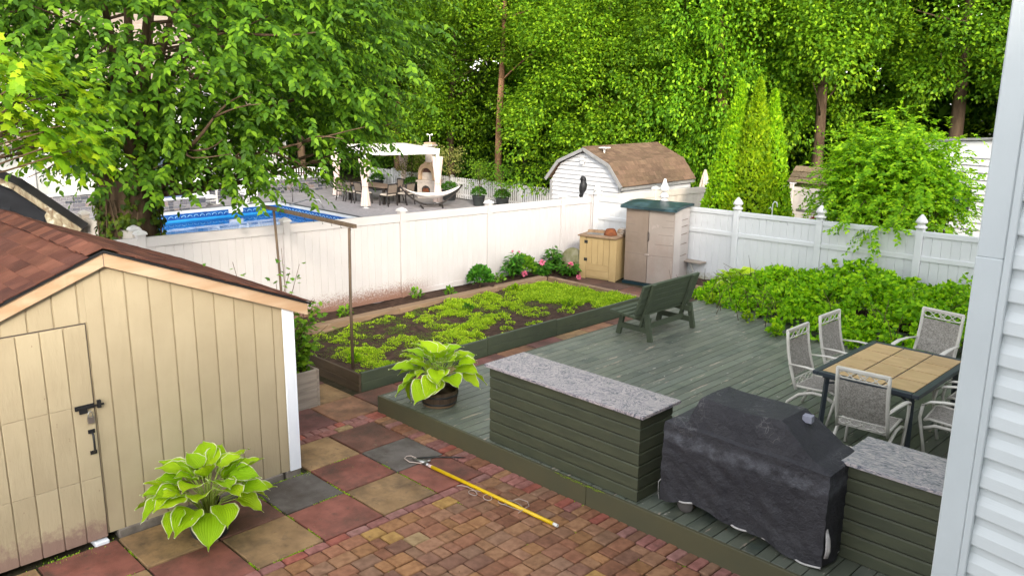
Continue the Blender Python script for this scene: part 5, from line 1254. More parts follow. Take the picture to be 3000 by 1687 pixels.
def understory():
    P = []; D = []; U = []; rs = np.random.default_rng(9)
    for i in range(330):
        x = rs.uniform(-33,6); y = rs.uniform(20.3,26); z = rs.uniform(-.5,1.5)*rs.uniform(.3,1)
        n = 60; d = rs.normal(size=(n,3)); d /= np.linalg.norm(d,axis=1)[:,None]
        P.append(np.array([x,y,z])+d*rs.uniform(.3,.7)*rs.uniform(.4,1,(n,1))); D.append(d+rs.normal(size=(n,3))*.5); U.append(np.array([.3,-.3,1])+rs.normal(size=(n,3))*.4)
    P = np.concatenate(P); return leaf_mesh('undergrowth', P, np.concatenate(D), np.concatenate(U), rs.uniform(.10,.2,len(P)), L_wshade, LEAF)
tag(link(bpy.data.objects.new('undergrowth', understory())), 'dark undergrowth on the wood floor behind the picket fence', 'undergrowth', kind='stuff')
random.seed(44)
for i in range(8):
    x, y = random.uniform(-30,4), random.uniform(24.5,31); t = MB(); limb(t, (0,0,0), (random.uniform(-.6,.6),random.uniform(-.3,.3),9), random.uniform(.08,.16), .06, .02, 5)
    r0 = thing('bare_trunk', (x,y,G), 'dark tree trunk standing deep in the wood', 'tree', group='trunks deep in the wood'); t.build('trunk', bark, r0)

# arborvitae: three pointed columns
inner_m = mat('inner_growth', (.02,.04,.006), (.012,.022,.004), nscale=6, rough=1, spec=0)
def spire(root, dx, dy, h, r, seed, n):
    rs = np.random.default_rng(seed); v = rs.uniform(0,1,n)**1.4; a = rs.uniform(0,2*math.pi,n)
    rad = r*(1-v)**.92*(.92+.07*np.sin(a*5+v*11+seed)+.05*np.sin(a*9-v*23))*rs.uniform(.86,1.03,n)
    P = np.stack([dx+rad*np.cos(a), dy+rad*np.sin(a), .1+v*h],1)
    D = np.stack([np.cos(a)*.45,np.sin(a)*.45,np.full(n,1.)],1)+rs.normal(size=(n,3))*.45
    U = np.stack([np.cos(a),np.sin(a),np.full(n,.6)],1)+rs.normal(size=(n,3))*.5
    link(bpy.data.objects.new('crown', leaf_mesh('crown', P, D, U, rs.uniform(.06,.12,n), L_arb, LEAF)), root)
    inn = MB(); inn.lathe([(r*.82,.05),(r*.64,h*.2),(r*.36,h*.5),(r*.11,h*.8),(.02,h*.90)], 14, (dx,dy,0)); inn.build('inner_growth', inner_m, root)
    MB().tube([(dx,dy,-.05),(dx,dy,h*.5)], [.05,.03], 6).build('trunk', bark, root)
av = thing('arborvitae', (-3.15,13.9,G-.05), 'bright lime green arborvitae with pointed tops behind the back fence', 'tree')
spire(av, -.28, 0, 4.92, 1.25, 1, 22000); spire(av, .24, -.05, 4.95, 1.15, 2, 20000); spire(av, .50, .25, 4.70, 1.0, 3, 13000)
# lilac-like shrub over the back fence
def lilac():
    root = thing('leafy_shrub', (1.12,12.3,G), 'big airy light green shrub leaning over the back fence', 'shrub')
    rs = np.random.default_rng(8); st = MB(); random.seed(8); B = []; Dd = []
    for i in range(215):
        p = rs.normal(size=3); p /= np.linalg.norm(p); p[2] = abs(p[2])*.9-.12
        c = np.array([.0,-.1,2.55])+p*np.array([1.28,1.1,1.95])*rs.uniform(.5,1.03)
        if c[2] > 4.2-.75*max(0,c[0]+.1): continue
        if c[2] < 1.9: c[1] -= .5
        limb(st, (random.uniform(-.3,.3),random.uniform(-.2,.2),0), tuple(c), .025, .006, .06)
        k = 14; B.append(c+rs.normal(size=(k,3))*.26); Dd.append(np.tile(p*np.array([1,1,.6]),(k,1))+rs.normal(size=(k,3))*.55)
    for i in range(3):
        xq = rs.uniform(-.4,1.2); zq = 2.35+rs.uniform(-.2,.1)
        limb(st, (xq*.5,-.3,2.2), (xq*.9,-1.35,2.72), .015, .008, .03); limb(st, (xq*.9,-1.35,2.72), (xq,-2.06,zq), .008, .003, .03)
        for t_ in (.0,.25,.5,.75,1.): k = 4; c = np.array([xq*.9,-1.35,2.72])*(1-t_)+np.array([xq,-2.06,zq])*t_; B.append(c+rs.normal(size=(k,3))*.10); Dd.append(rs.normal(size=(k,3))*.5+np.array([0,-.5,-.3]))
    P, D, U = twig_leaves(np.concatenate(B), np.concatenate(Dd), .36, 13, .07, .8)
    D[:,2] += .35
    link(bpy.data.objects.new('crown', leaf_mesh('crown', P, D, U, rs.uniform(.055,.10,len(P)), L_lilac, LEAF6)), root); st.build('stems', twigm, root)
lilac()
# ------------------------------------------------------------------ neighbour: gambrel shed
gs = thing('gambrel_shed', (0,0,0), 'white sided shed with brown shingled gambrel roof beyond the fence', 'shed')
gx0, gx1, gy0, gy1 = -10.72, -7.85, 15.0, 18.75
gp_ = [(gx0-.10,1.33),(gx0+.42,1.93),(-9.27,2.36),(gx1-.42,1.93),(gx1+.10,1.30)]
MB().prism([(gx0+.03,G),(gx1-.03,G),(gx1-.03,1.32),(gx1-.45,1.88),(-9.27,2.30),(gx0+.45,1.88),(gx0+.03,1.34)], gy0+.03, gy1-.03, 'y').build('wall', white_siding, gs)
def gw(z):                                  # half-open width of the gable at height z
    if z < 1.30: return gx0+.02, gx1-.02
    if z < 1.88: t = (z-1.30)/.58; return gx0+.02+t*.42, gx1-.02-t*.42
    t = (z-1.88)/.43; return gx0+.44+t*(-9.27-gx0-.44), gx1-.44-t*(gx1-.44+9.27)
z = -.1; ex = .138
while z < 2.2:
    (a0,b0),(a1,b1) = gw(z), gw(min(z+ex,2.28))
    MB().add([(a0,gy0-.028,z),(b0,gy0-.028,z),(b1,gy0+.018,z+ex),(a1,gy0+.018,z+ex),(a0,gy0+.03,z),(b0,gy0+.03,z)], [(0,1,2,3),(4,5,1,0)]).build('siding_board', white_siding, gs, fix=False)
    z += ex
z = .5
while z < 1.28:
    MB().add([(gx1+.012,gy0+.1,z),(gx1+.012,gy1,z),(gx1-.02,gy1,z+ex),(gx1-.02,gy0+.1,z+ex),(gx1-.03,gy0+.1,z),(gx1-.03,gy1,z)], [(0,1,2,3),(4,5,1,0)]).build('siding_board', white_siding, gs, fix=False); z += ex
for x in (gx0+.0, gx1-.10): cbox('corner_trim', grey_trim, gs, x, gy0-.03, G, x+.10, gy0+.06, 1.32, .005)
for (xa,za),(xb,zb) in zip(gp_[:-1], gp_[1:]):
    MB().beam((xa,gy0-.14,za+.005),(xb,gy0-.14,zb+.005),.10,.03,up=(0,1,0)).build('rake_trim', grey_trim, gs)
for (xa,za),(xb,zb) in zip(gp_[:-1], gp_[1:]):
    A, B = Vector((xa,0,za+.03)), Vector((xb,0,zb+.03)); d = (B-A).normalized(); n = Vector((-d.z,0,d.x)); 
    if n.z < 0: n = -n
    MB().add([(A.x,gy0-.12,A.z),(B.x,gy0-.12,B.z),(B.x,gy1+.1,B.z),(A.x,gy1+.1,A.z)]+[tuple(Vector(v)+n*.02) for v in ((A.x,gy0-.12,A.z),(B.x,gy0-.12,B.z),(B.x,gy1+.1,B.z),(A.x,gy1+.1,A.z))], [(3,2,1,0),(4,5,6,7),(0,1,5,4),(1,2,6,5),(2,3,7,6),(3,0,4,7)]).build('roof_panel', shingle_t, gs)
random.seed(17)
tabg = MB().cbox(0,0,0,1,.17,.012,.004).mesh('shingle', shingle_t); cnt = 0
for (xa,za),(xb,zb) in ((gp_[4],gp_[3]),(gp_[3],gp_[2])):     # the two slopes that show, from the eave up
    A, B = Vector((xa,0,za)), Vector((xb,0,zb)); L = (B-A).length; d = (B-A).normalized(); rows_ = int(L/.145)+1
    for r in range(rows_):
        p = A+d*(r*.145-.01); y = gy0-.12-(r%2)*.14
        while y < gy1+.1:
            ya, yb = max(y, gy0-.12), min(y+.33, gy1+.1)
            if yb-ya > .05:
                v = random.uniform(.78,1.15); o = inst('shingle', tabg, gs, (0,0,0), col=(v,v*random.uniform(.96,1.02),v))
                Xv = Vector((0,1,0)); Yv = d; Zv = Xv.cross(Yv)
                if Zv.z < 0: Xv = -Xv; Zv = Xv.cross(Yv); st_ = yb
                else: st_ = ya
                Mx = Matrix(((Xv.x,Yv.x,Zv.x,0),(Xv.y,Yv.y,Zv.y,0),(Xv.z,Yv.z,Zv.z,0),(0,0,0,1)))
                o.matrix_basis = Matrix.Translation((p.x,st_,p.z))@Mx@Matrix.Rotation(-.04,4,'X')@Matrix.Translation((0,0,.055))@Matrix.Diagonal((yb-ya-.004,1,1,1))
            y += .33
cbox('eave_trim', grey_trim, gs, gx1+.06, gy0-.1, 1.21, gx1+.10, gy1+.1, 1.30, .005)
MB().box(-9.42,gy0-.10,2.02,-9.30,gy0-.02,2.10).lathe([(.05,0),(.055,.05),(.03,.09)], 10, (-9.33,gy0-.10,1.90)).build('flood_lamp', white_pl, gs)
MB().box(-9.0,15.3,2.40,-8.74,15.55,2.43, Matrix.Identity(4)).box(-8.9,15.4,2.2,-8.86,15.44,2.4).build('solar_panel', white_pl, gs)
# bird decoy on the fence corner
ow = thing('bird_decoy', (-5.2,9.98,1.68), 'black raven decoy perched on the white fence top', 'decoy')
prof_ = [(.03,0),(.06,.03),(.05,.08),(.085,.14),(.10,.22),(.095,.30),(.07,.36),(.072,.40),(.075,.44),(.05,.475),(.012,.485)]
vs = []; n = 12
for r, z in prof_:
    lean = .05*math.sin(z*5)
    for k in range(n): q = 2*math.pi*k/n; vs.append((r*math.cos(q)*.9+lean*.6, r*math.sin(q)+lean, z))
MB().add(vs, [(i*n+k, i*n+(k+1)%n, (i+1)*n+(k+1)%n, (i+1)*n+k) for i in range(len(prof_)-1) for k in range(n)], True).build('body', blackm, ow)
MB().lathe([(.028,0),(.018,.04),(.002,.07)], 8).build('beak', blackm, ow).matrix_local = Matrix.Translation((.03,-.03,.43))@Matrix.Rotation(R(100),4,'X')
MB().beam((.0,.05,.16),(.0,.02,-.02),.08,.03,up=(1,0,0)).build('tail', blackm, ow)
# ------------------------------------------------------------------ picket fence
pf = thing('picket_fence', (0,0,0), 'white picket fence between the pool patio and the wood', 'fence')
pk = MB().prism([(-.038,0),(.038,0),(.038,.86),(.028,.89),(.010,.905),(-.010,.905),(-.028,.89),(-.038,.86)], -.009, .009, 'y').mesh('picket', vinyl)
x = -27.0; i = 0
while x < -10.9:
    if i%18 == 0:
        cbox('post', vinyl, pf, x-.05, 19.36, G-.1, x+.05, 19.46, .36, .005); inst('post_cap', CAPF, pf, (x,19.41,.36))
    else: inst('picket', pk, pf, (x,19.39,G+.05))
    x += .118; i += 1
for z in (G+.22, G+.72): box('rail', vinyl, pf, -27.0, 19.402, z-.035, -10.9, 19.44, z+.035)
# ------------------------------------------------------------------ pergola with curtains
pg = thing('pergola', (-21.86,16.71,G), 'white flat roofed pergola with tied curtains over the dining set', 'pergola', rz=R(-17.3))
PXh, PYh, PH = 2.0, 1.58, 2.10
for sx in (-1,1):
    for sy in (-1,1):
        cbox('post', pergola_m, pg, sx*PXh-.06, sy*PYh-.06, 0, sx*PXh+.06, sy*PYh+.06, PH, .006); box('foot_plate', pergola_m, pg, sx*PXh-.12, sy*PYh-.12, .001, sx*PXh+.12, sy*PYh+.12, .02)
        c = MB(); nn = 28
        def cf(u, v, sx=sx, sy=sy):
            wst = .10+.13*abs(v-.42)**.9*1.5; a = u*2*math.pi
            rr = wst*(1+.16*math.sin(a*8))
            return (sx*PXh+rr*math.cos(a)*.9, sy*PYh+rr*math.sin(a), .10+v*(PH-.22))
        c.grid(cf, 49, 12); c.build('curtain', curtain_m, pg, fix=False)
        MB().lathe([(.128,-.02),(.132,0),(.128,.02)], 14, (sx*PXh, sy*PYh, .10+.42*(PH-.22))).build('tieback', curtain_m, pg)
for sy in (-1,1): cbox('beam', pergola_m, pg, -PXh-.12, sy*PYh-.05, PH, PXh+.12, sy*PYh+.05, PH+.18, .006)
for sx in (-1,1): cbox('beam', pergola_m, pg, sx*PXh-.05, -PYh+.05, PH+.002, sx*PXh+.05, PYh-.05, PH+.178, .006)
box('canopy', canvas, pg, -PXh-.08, -PYh-.08, PH+.182, PXh+.08, PYh+.08, PH+.21)
# ------------------------------------------------------------------ dining set
dt = thing('dining_table', (-21.9,16.1,G), 'long dark outdoor dining table under the pergola', 'table', rz=R(4))
for i in range(5): cbox('top_plank', tabwood, dt, -1.25,-.50+i*.2+.004,.70,1.25,-.50+(i+1)*.2-.004,.74,.004)
cbox('apron', dkframe, dt, -1.15,-.42,.60,1.15,.42,.70,.004)
for x in (-1.12,1.12):
    for y in (-.40,.40): cbox('leg', dkframe, dt, x-.05,y-.05,0,x+.05,y+.05,.70,.004)
dc = thing('dining_chair', (0,0,0), 'x', 'chair', group='dark chairs around the neighbour dining table')
for sx in (-1,1):
    MB().tube([(sx*.24,-.30,.0),(sx*.24,-.24,.22),(sx*.24,-.22,.45),(sx*.24,-.27,.70),(sx*.24,-.32,.92)], .024, 6).build('back_post', dkframe, dc)
    MB().tube([(sx*.24,.26,0),(sx*.24,.24,.44)], .022, 6).build('front_leg', dkframe, dc)
cbox('seat_frame', dkframe, dc, -.26,-.24,.40,.26,.27,.44,.006); cbox('seat_cushion', cushion, dc, -.24,-.22,.44,.24,.25,.50,.02)
MB().grid(lambda u, v: (-.225+.45*u, -.255-.065*v, .54+.33*v), 4, 6).build('back_panel', taupe, dc)
MB().beam((-.25,-.32,.91),(.25,-.32,.91),.045,.05,c=.006).build('back_rail', dkframe, dc); MB().beam((-.24,-.245,.53),(.24,-.245,.53),.03,.03).build('lower_rail', dkframe, dc)
dsp = [((-20.42,15.75),92,'dark dining chair at the near table end left of the hammock'),((-20.28,16.55),98,'dark dining chair right beside the hammock end'),((-21.6,15.35),2,'dark dining chair just left of the front curtain post'),((-22.3,15.35),-3,'dark dining chair second from the front curtain post'),((-21.55,16.95),176,'dark dining chair on the far side of the dining table'),((-23.0,15.36),4,'dark dining chair partly behind the drooping leaves')]
for i, ((x, y), a, lab) in enumerate(dsp):
    c = dc if i == 0 else copy_tree(dc); c.location = (x,y,G); c.rotation_euler = (0,0,R(a)); c['label'] = lab
# ------------------------------------------------------------------ hammock
hk = thing('hammock', (-18.85,16.75,G), 'white cloth hammock on a dark curved wooden stand', 'hammock', rz=math.atan2(2.1,1.25))
hp_ = [(1.28*t, 0, .10+.80*abs(t)**2.1) for t in np.linspace(-1,1,17)]
MB().tube(hp_, [.045]*17, 8, flat=.8).build('stand_arc', dkframe, hk)
for x in (-.45,.45): MB().tube([(x-.05*np.sign(x),-.42,.03),(x,0,.10),(x-.05*np.sign(x),.42,.03)], .035, 6).build('stand_foot', dkframe, hk)
def hf(u, v):
    t = u*2-1; wd = .40*math.sqrt(max(0,1-abs(t)**2.4))+.02; s = v*2-1
    return (1.20*t, s*wd, .36+.50*abs(t)**1.9+.20*s*s*(1-abs(t)))
MB().grid(hf, 25, 9).build('cloth', canvas, hk, fix=False)
# ------------------------------------------------------------------ stone oven
ov = thing('stone_oven', (-21.35,18.75,G), 'pale stone outdoor fireplace with arched opening and chimney', 'fireplace', rz=R(20))
ov.scale = (.82,.82,.93)
cbox('base', ovenstone, ov, -.55,-.42,0,.55,.42,.78,.01); cbox('ledge', ovenstone, ov, -.60,-.48,.78,.60,.45,.86,.01)
MB().prism([(-.25,.30),(.25,.30),(.25,.48),(.15,.58),(0,.62),(-.15,.58),(-.25,.48)], -.435, -.423, 'y').build('log_niche_shade', black_iron, ov)  # flat black panel paints the shaded inside of the niche
lg = MB().lathe([(.05,0),(.05,.02)], 8).mesh('log_end', rust)
for x, z in ((-.15,.36),(-.04,.36),(.07,.36),(.16,.36),(-.1,.45),(.02,.45),(.12,.45)): inst('log_end', lg, ov, (x,-.43,z), (R(90),0,0))
arch = [(.33*math.cos(a), .95+.10+.36*math.sin(a)) for a in np.linspace(0,math.pi,13)]
outer = [(.50,.86),(.50,1.25),(.42,1.42),(.22,1.70),(-.22,1.70),(-.42,1.42),(-.50,1.25),(-.50,.86)]
cbox('firebox', ovenstone, ov, -.50,-.20,.86,.50,.38,1.22,.01)
MB().prism(outer[:4]+outer[4:], -.19, .38, 'y').build('hood', oventan, ov)
# front face with an arched mouth
fm = MB(); ar = [(.36,.88)]+[(.36*math.cos(a), 1.10+.34*math.sin(a)) for a in np.linspace(0,math.pi,13)]+[(-.36,.88)]
ou = [(.50,.88)]+[(.50*math.cos(a)*(1 if abs(math.cos(a))>.2 else 1), 1.16+.52*math.sin(a)) for a in np.linspace(0,math.pi,13)]+[(-.50,.88)]
vs = []; fs = []
for (a, b), (c, d) in zip(ar, ou): vs += [(a,-.40,b),(c,-.40,d),(a,-.19,b),(c,-.19,d)]
for i in range(len(ar)-1):
    k = i*4; fs += [(k,k+1,k+5,k+4),(k+1,k+3,k+7,k+5),(k,k+4,k+6,k+2)]
fm.add(vs, fs).build('arch_surround', oventan, ov)
MB().prism([(p, q) for p, q in ar], -.192, -.188, 'y').build('fire_brick_back', mat('firebrick', (.10,.05,.04), (.05,.03,.025), nscale=12, rough=.9), ov)
cbox('chimney', ovenstone, ov, -.20,-.12,1.68,.20,.25,2.45,.008); cbox('chimney_cap', ovenstone, ov, -.30,-.22,2.45,.30,.35,2.53,.01); cbox('chimney_crown', oventan, ov, -.24,-.16,2.531,.24,.29,2.62,.01)
MB().tube([(0,.05,2.62),(0,.05,2.95)], .02, 6).tube([(-.14,.05,2.97),(.14,.05,2.97)], .015, 6).lathe([(.05,0),(.05,.06),(.01,.08)], 8, (-.14,.05,2.95)).lathe([(.05,0),(.05,.06),(.01,.08)], 8, (.14,.05,2.95)).build('weather_vane', white_pl, ov)
# ------------------------------------------------------------------ pots and potted trees
def potted(x, y, label, tree=0, r=.28, h=.42, seed=1):
    root = thing('potted_boxwood', (x,y,G), label, 'plant', group='dark pots along the picket fence')
    MB().lathe([(r*.75,0),(r*.8,.03),(r*.95,h*.9),(r*1.03,h*.93),(r*1.03,h),(r*.9,h),(r*.85,h*.85)], 18).build('pot', darkpot, root)
    n = 700; d = norm(rnd(n)); d[:,2] = np.abs(d[:,2])*1.0-.2; P = d*RNG.uniform(.6,1,n)[:,None]*np.array([r*1.15,r*1.15,.30])+np.array([0,0,h+.12])
    link(bpy.data.objects.new('foliage', leaf_mesh('foliage', P, d+rnd(n,.4), d+rnd(n,.4), RNG.uniform(.05,.09,n), L_dark, LEAF)), root)
    if tree:
        random.seed(seed); t = MB(); limb(t, (0,0,h-.05), (.04,.02,h+tree), .022, .008, .03); B = []
        for i in range(12):
            z = h+tree*random.uniform(.35,1); a = random.uniform(0,6.28); e = random.uniform(.25,.6); p = limb(t, (.03,0,z-.3), (e*math.cos(a), e*math.sin(a), z+.15), .010, .004, .08)
            B.append(np.array(p[-1])+rnd(60,.16))
        t.build('stem', twigm, root); P = np.concatenate(B); n = len(P)
        link(bpy.data.objects.new('leaves', leaf_mesh('leaves', P, rnd(n), rnd(n)+np.array([0,0,1]), RNG.uniform(.06,.11,n), L_pale if tree > 1.3 else L_cur, LEAF)), root)
    return root
potted(-18.0,18.6,'dark pot with round boxwood and thin young tree, left of the pair by the pickets',1.15,seed=3); potted(-16.75,18.75,'dark pot with round boxwood and bushy young tree nearest the gambrel shed',1.15,seed=5)
potted(-20.15,18.85,'potted boxwood with tall pale tree right of the stone fireplace',1.9,.33,.45,7); potted(-22.7,18.8,'potted boxwood with spreading pale tree left of the stone fireplace',1.55,.33,.45,9); potted(-25.2,18.7,'potted boxwood behind the far left pergola curtain',0,.3,.45,11)
# ------------------------------------------------------------------ pool rails, spa, stone wall, rocking chairs
pr = thing('pool_handrail', (-23.0,13.05,G), 'bent steel handrail at the pool corner', 'handrail')
for y in (0,): MB().tube([(-.9,.3,0),(-.9,.28,.75),(-.8,.1,.86),(-.5,-.5,.55),(-.3,-.6,.12),(-.1,-.5,.05)], .022, 8).tube([(.1,-.45,.05),(1.0,-.1,.35),(1.5,.1,.35),(1.6,.2,.0)], .022, 8).build('rail', steel, pr)
sp = thing('stone_spa', (-24.9,8.0,G), 'raised stone clad spa beside the pool', 'spa')
sx0, sx1, sy0, sy1, shh = -1.1, .55, -1.5, 1.75, .46
box('core', mortar, sp, sx0+.03, sy0+.03, 0, sx1-.03, sy1-.03, shh)
random.seed(31)
stm = MB().cbox(-.5,-.5,0,.5,.5,.03,.008).mesh('stone', stonem)
scol = [(.10,.10,.115),(.15,.15,.165),(.20,.19,.20),(.07,.075,.09),(.23,.18,.165),(.13,.125,.14)]
def stone_face(root, A, U, V, N, lu, lv):
    A, U, V, N = Vector(A), Vector(U), Vector(V), Vector(N); v = 0
    while v < lv-.03:
        hv = min(random.uniform(.11,.18), lv-v); u = 0
        while u < lu-.04:
            wu = min(random.uniform(.14,.32), lu-u)
            o = inst('stone', stm, root, col=random.choice(scol)); p = A+U*(u+wu/2)+V*(v+hv/2)
            o.matrix_basis = Matrix(((U.x*(wu-.02),V.x*(hv-.02),N.x,p.x),(U.y*(wu-.02),V.y*(hv-.02),N.y,p.y),(U.z*(wu-.02),V.z*(hv-.02),N.z,p.z),(0,0,0,1))); u += wu
        v += hv
stone_face(sp, (sx1-.03,sy0,0),(0,1,0),(0,0,1),(1,0,0), sy1-sy0, shh); stone_face(sp, (sx0,sy0+.03,0),(1,0,0),(0,0,1),(0,-1,0), sx1-sx0, shh); stone_face(sp, (sx0,sy1-.03,0),(1,0,0),(0,0,1),(0,1,0), sx1-sx0, shh)
c = MB(); c.box(sx0-.05,sy0-.05,shh,sx1+.05,sy0+.28,shh+.06).box(sx0-.05,sy1-.28,shh,sx1+.05,sy1+.05,shh+.06).box(sx0-.05,sy0+.28,shh,sx0+.28,sy1-.28,shh+.06).box(sx1-.28,sy0+.28,shh,sx1+.05,sy1-.28,shh+.06); c.build('coping', coping, sp)
box('spa_water', bandm, sp, sx0+.28,sy0+.28,shh+.001,sx1-.28,sy1-.28,shh+.015)
sw = thing('stone_wall', (0,0,0), 'long stone clad retaining wall below the neighbour house', 'wall')
box('core', mortar, sw, -27.4, -2, G, -27.03, 17, G+.62); stone_face(sw, (-27.03,4.0,G),(0,1,0),(0,0,1),(1,0,0), 13.0, .60); box('coping', coping, sw, -27.5, -2, G+.62, -26.95, 17, G+.68)
rk = thing('rocking_chair', (0,0,0), 'x', 'chair', group='white rocking chairs by the pool')
for s in (-1,1):
    MB().tube([(s*.28,-.50,.10),(s*.28,-.25,.035),(s*.28,.05,.022),(s*.28,.32,.06),(s*.28,.45,.12)], .022, 6).build('rocker', white_pl, rk)
    MB().beam((s*.28,.26,.05),(s*.28,.28,.62),.045,.045).build('front_leg', white_pl, rk); MB().beam((s*.27,-.22,.04),(s*.25,-.42,1.12),.045,.04).build('back_post', white_pl, rk)
    MB().cbox(s*.29-.05,-.30,.62,s*.29+.05,.32,.645,.005).build('arm', white_pl, rk)
    MB().beam((s*.28,-.24,.25),(s*.28,.26,.25),.03,.03).build('side_stretcher', white_pl, rk)
for i in range(6): cbox('seat_slat', white_pl, rk, -.28,-.24+i*.085,.40,.28,-.24+i*.085+.07,.42,.004)
for i in range(6): MB().beam((-.20+i*.08,-.26,.44),(-.20+i*.08,-.40,1.08),.05,.015,up=(0,1,0)).build('back_slat', white_pl, rk)
MB().beam((-.27,-.41,1.10),(.27,-.41,1.10),.03,.10).beam((-.28,.27,.36),(.28,.27,.36),.03,.08).beam((-.28,.26,.22),(.28,.26,.22),.03,.03).build('cross_rail', white_pl, rk)
for i, (x, y, a, lab) in enumerate(((-25.2,10.2,-85,'white rocking chair left of the pair beyond the pool'),(-24.75,11.75,-80,'white rocking chair right of the pair beyond the pool'))):
    c = rk if i == 0 else copy_tree(rk); c.location = (x,y,G); c.rotation_euler = (0,0,R(a)); c['label'] = lab
# railing stair fence beside the neighbour house
rf = thing('stair_railing', (0,0,0), 'white deck railing with balusters behind the shade tree leaves', 'railing')
ra, rb = Vector((-29.4,10.6,.95)), Vector((-27.8,17.6,.30))
for i in range(60):
    p = ra.lerp(rb, i/59); cbox('baluster', vinyl, rf, p.x-.018,p.y-.018,p.z-.9,p.x+.018,p.y+.018,p.z,.003)
MB().beam(ra,rb,.08,.06).beam(ra-Vector((0,0,.85)),rb-Vector((0,0,.85)),.05,.05).build('hand_rail', vinyl, rf)
# ------------------------------------------------------------------ neighbour house
nh = thing('neighbour_house', (0,0,0), 'large grey sided house with tan roofs behind the shade tree', 'house')
NX = -28.6
box('wall', greysid, nh, NX-9, -9, G, NX, 12.2, 3.9)
box('wall', greysid, nh, NX-7, 12.21, G, NX-2.6, 17.5, 3.0)
z = .2; 
while z < 3.8:
    MB().add([(NX+.016,-9,z),(NX+.016,12.2,z),(NX,12.2,z+.15),(NX,-9,z+.15)], [(0,1,2,3)]).build('siding_board', greysid, nh, fix=False); z += .15
def roofslab(a, b, c, d, t=.12):
    return MB().add([a,b,c,d]+[(p[0],p[1],p[2]+t) for p in (a,b,c,d)], [(3,2,1,0),(4,5,6,7),(0,1,5,4),(1,2,6,5),(2,3,7,6),(3,0,4,7)]).build('roof', tanroof, nh)
roofslab((NX+.45,-9.5,3.85),(NX+.45,12.6,3.85),(NX-4.5,12.6,7.2),(NX-4.5,-9.5,7.2)); roofslab((NX-2.2,12.61,2.95),(NX-2.2,17.8,2.95),(NX-5,17.8,4.8),(NX-5,12.61,4.8))
roofslab((NX+1.7,-4,1.95),(NX+1.7,4.4,1.95),(NX-.01,4.4,2.55),(NX-.01,-4,2.55))
random.seed(8)
rsm = MB().cbox(0,0,0,.32,1,.02,.004).mesh('shingle', tanroof)
for i in range(21):
    d = i*.28; x = NX+.42-d*.829; z = 3.98+d*.56
    for j in range(13):
        v = random.uniform(.8,1.15); o = inst('shingle', rsm, nh, (x,-9.3+j*1.68+(i%2)*.5,z), (0,math.atan2(3.35,4.95),0), (-1,1.66,1), (v,v,v))
box('fascia', vinyl, nh, NX+.46, -9.5, 3.80, NX+.50, 12.6, 3.98); MB().tube([(NX+.56,-9.5,3.92),(NX+.56,12.6,3.92)], .07, 8).build('gutter', vinyl, nh); MB().tube([(NX+.5,4.9,3.85),(NX+.2,4.9,3.5),(NX+.06,4.9,3.3),(NX+.06,4.9,G)], .05, 8).build('downspout', vinyl, nh)
for y0, y1, z0, z1_ in ((1.0,2.2,.5,1.6),(5.9,7.5,.7,2.5),(8.5,10.6,.4,2.4),(2.6,3.8,2.7,3.6)):
    wf = box('window', vinyl, nh, NX+.02, y0-.1, z0-.1, NX+.06, y1+.1, z1_+.1); box('pane', glassm, wf, NX+.061, y0, z0, NX+.066, (y0+y1)/2-.02, z1_); box('pane', glassm, wf, NX+.061, (y0+y1)/2+.02, z0, NX+.066, y1, z1_)
box('porch_post', vinyl, nh, NX+1.5, 4.1, G, NX+1.65, 4.25, 1.95); box('porch_post', vinyl, nh, NX+1.5, -.1, G, NX+1.65, .05, 1.95)
# ------------------------------------------------------------------ black shed at the far left
bs = thing('black_shed', (0,0,0), 'black shingle clad shed with peeling cream eave boards behind the brown roof', 'shed')
bx = -7.4
MB().prism([(-4.6,G),(-.62,G),(-.62,1.72),(-1.35,2.55),(-2.6,3.25),(-4.6,3.25)], bx-3, bx, 'x').build('wall', black_sh, bs)
bsm = MB().cbox(0,0,0,.30,.215,.014,.003, Matrix(((0,0,1,0),(1,0,0,0),(0,1,0,0),(0,0,0,1)))).mesh('shingle', black_sh); random.seed(3)
for i in range(8):
    for j in range(12):
        y = -4.3+j*.306+(i%2)*.15; z = 1.35+i*.22
        lim = 1.72+(-.62-(y+.3))*1.0
        if y+.3 > -.62 or z+.2 > lim: continue
        v = random.uniform(.7,1.5); inst('shingle', bsm, bs, (bx+.001,y,z), (0,.03,0), col=(v,v,v))
for a, b in (((-.42,1.80),(-1.32,2.60)),((-1.32,2.60),(-2.7,3.35))):
    MB().beam((bx+.16,a[0],a[1]),(bx+.16,b[0],b[1]),.20,.03,up=(1,0,0)).build('eave_board', peel, bs)
    MB().prism([(a[0]-.02,a[1]+.0),(b[0]-.02,b[1]+.0),(b[0]+.06,b[1]+.09),(a[0]+.06,a[1]+.09)], bx-3.1, bx+.30, 'x').build('roof', black_iron, bs)
MB().prism([(-.42,1.82),(-.70,1.62),(-.86,1.66),(-.95,2.05),(-.86,2.20)], bx+.10, bx+.15, 'x').build('eave_end', peel, bs)
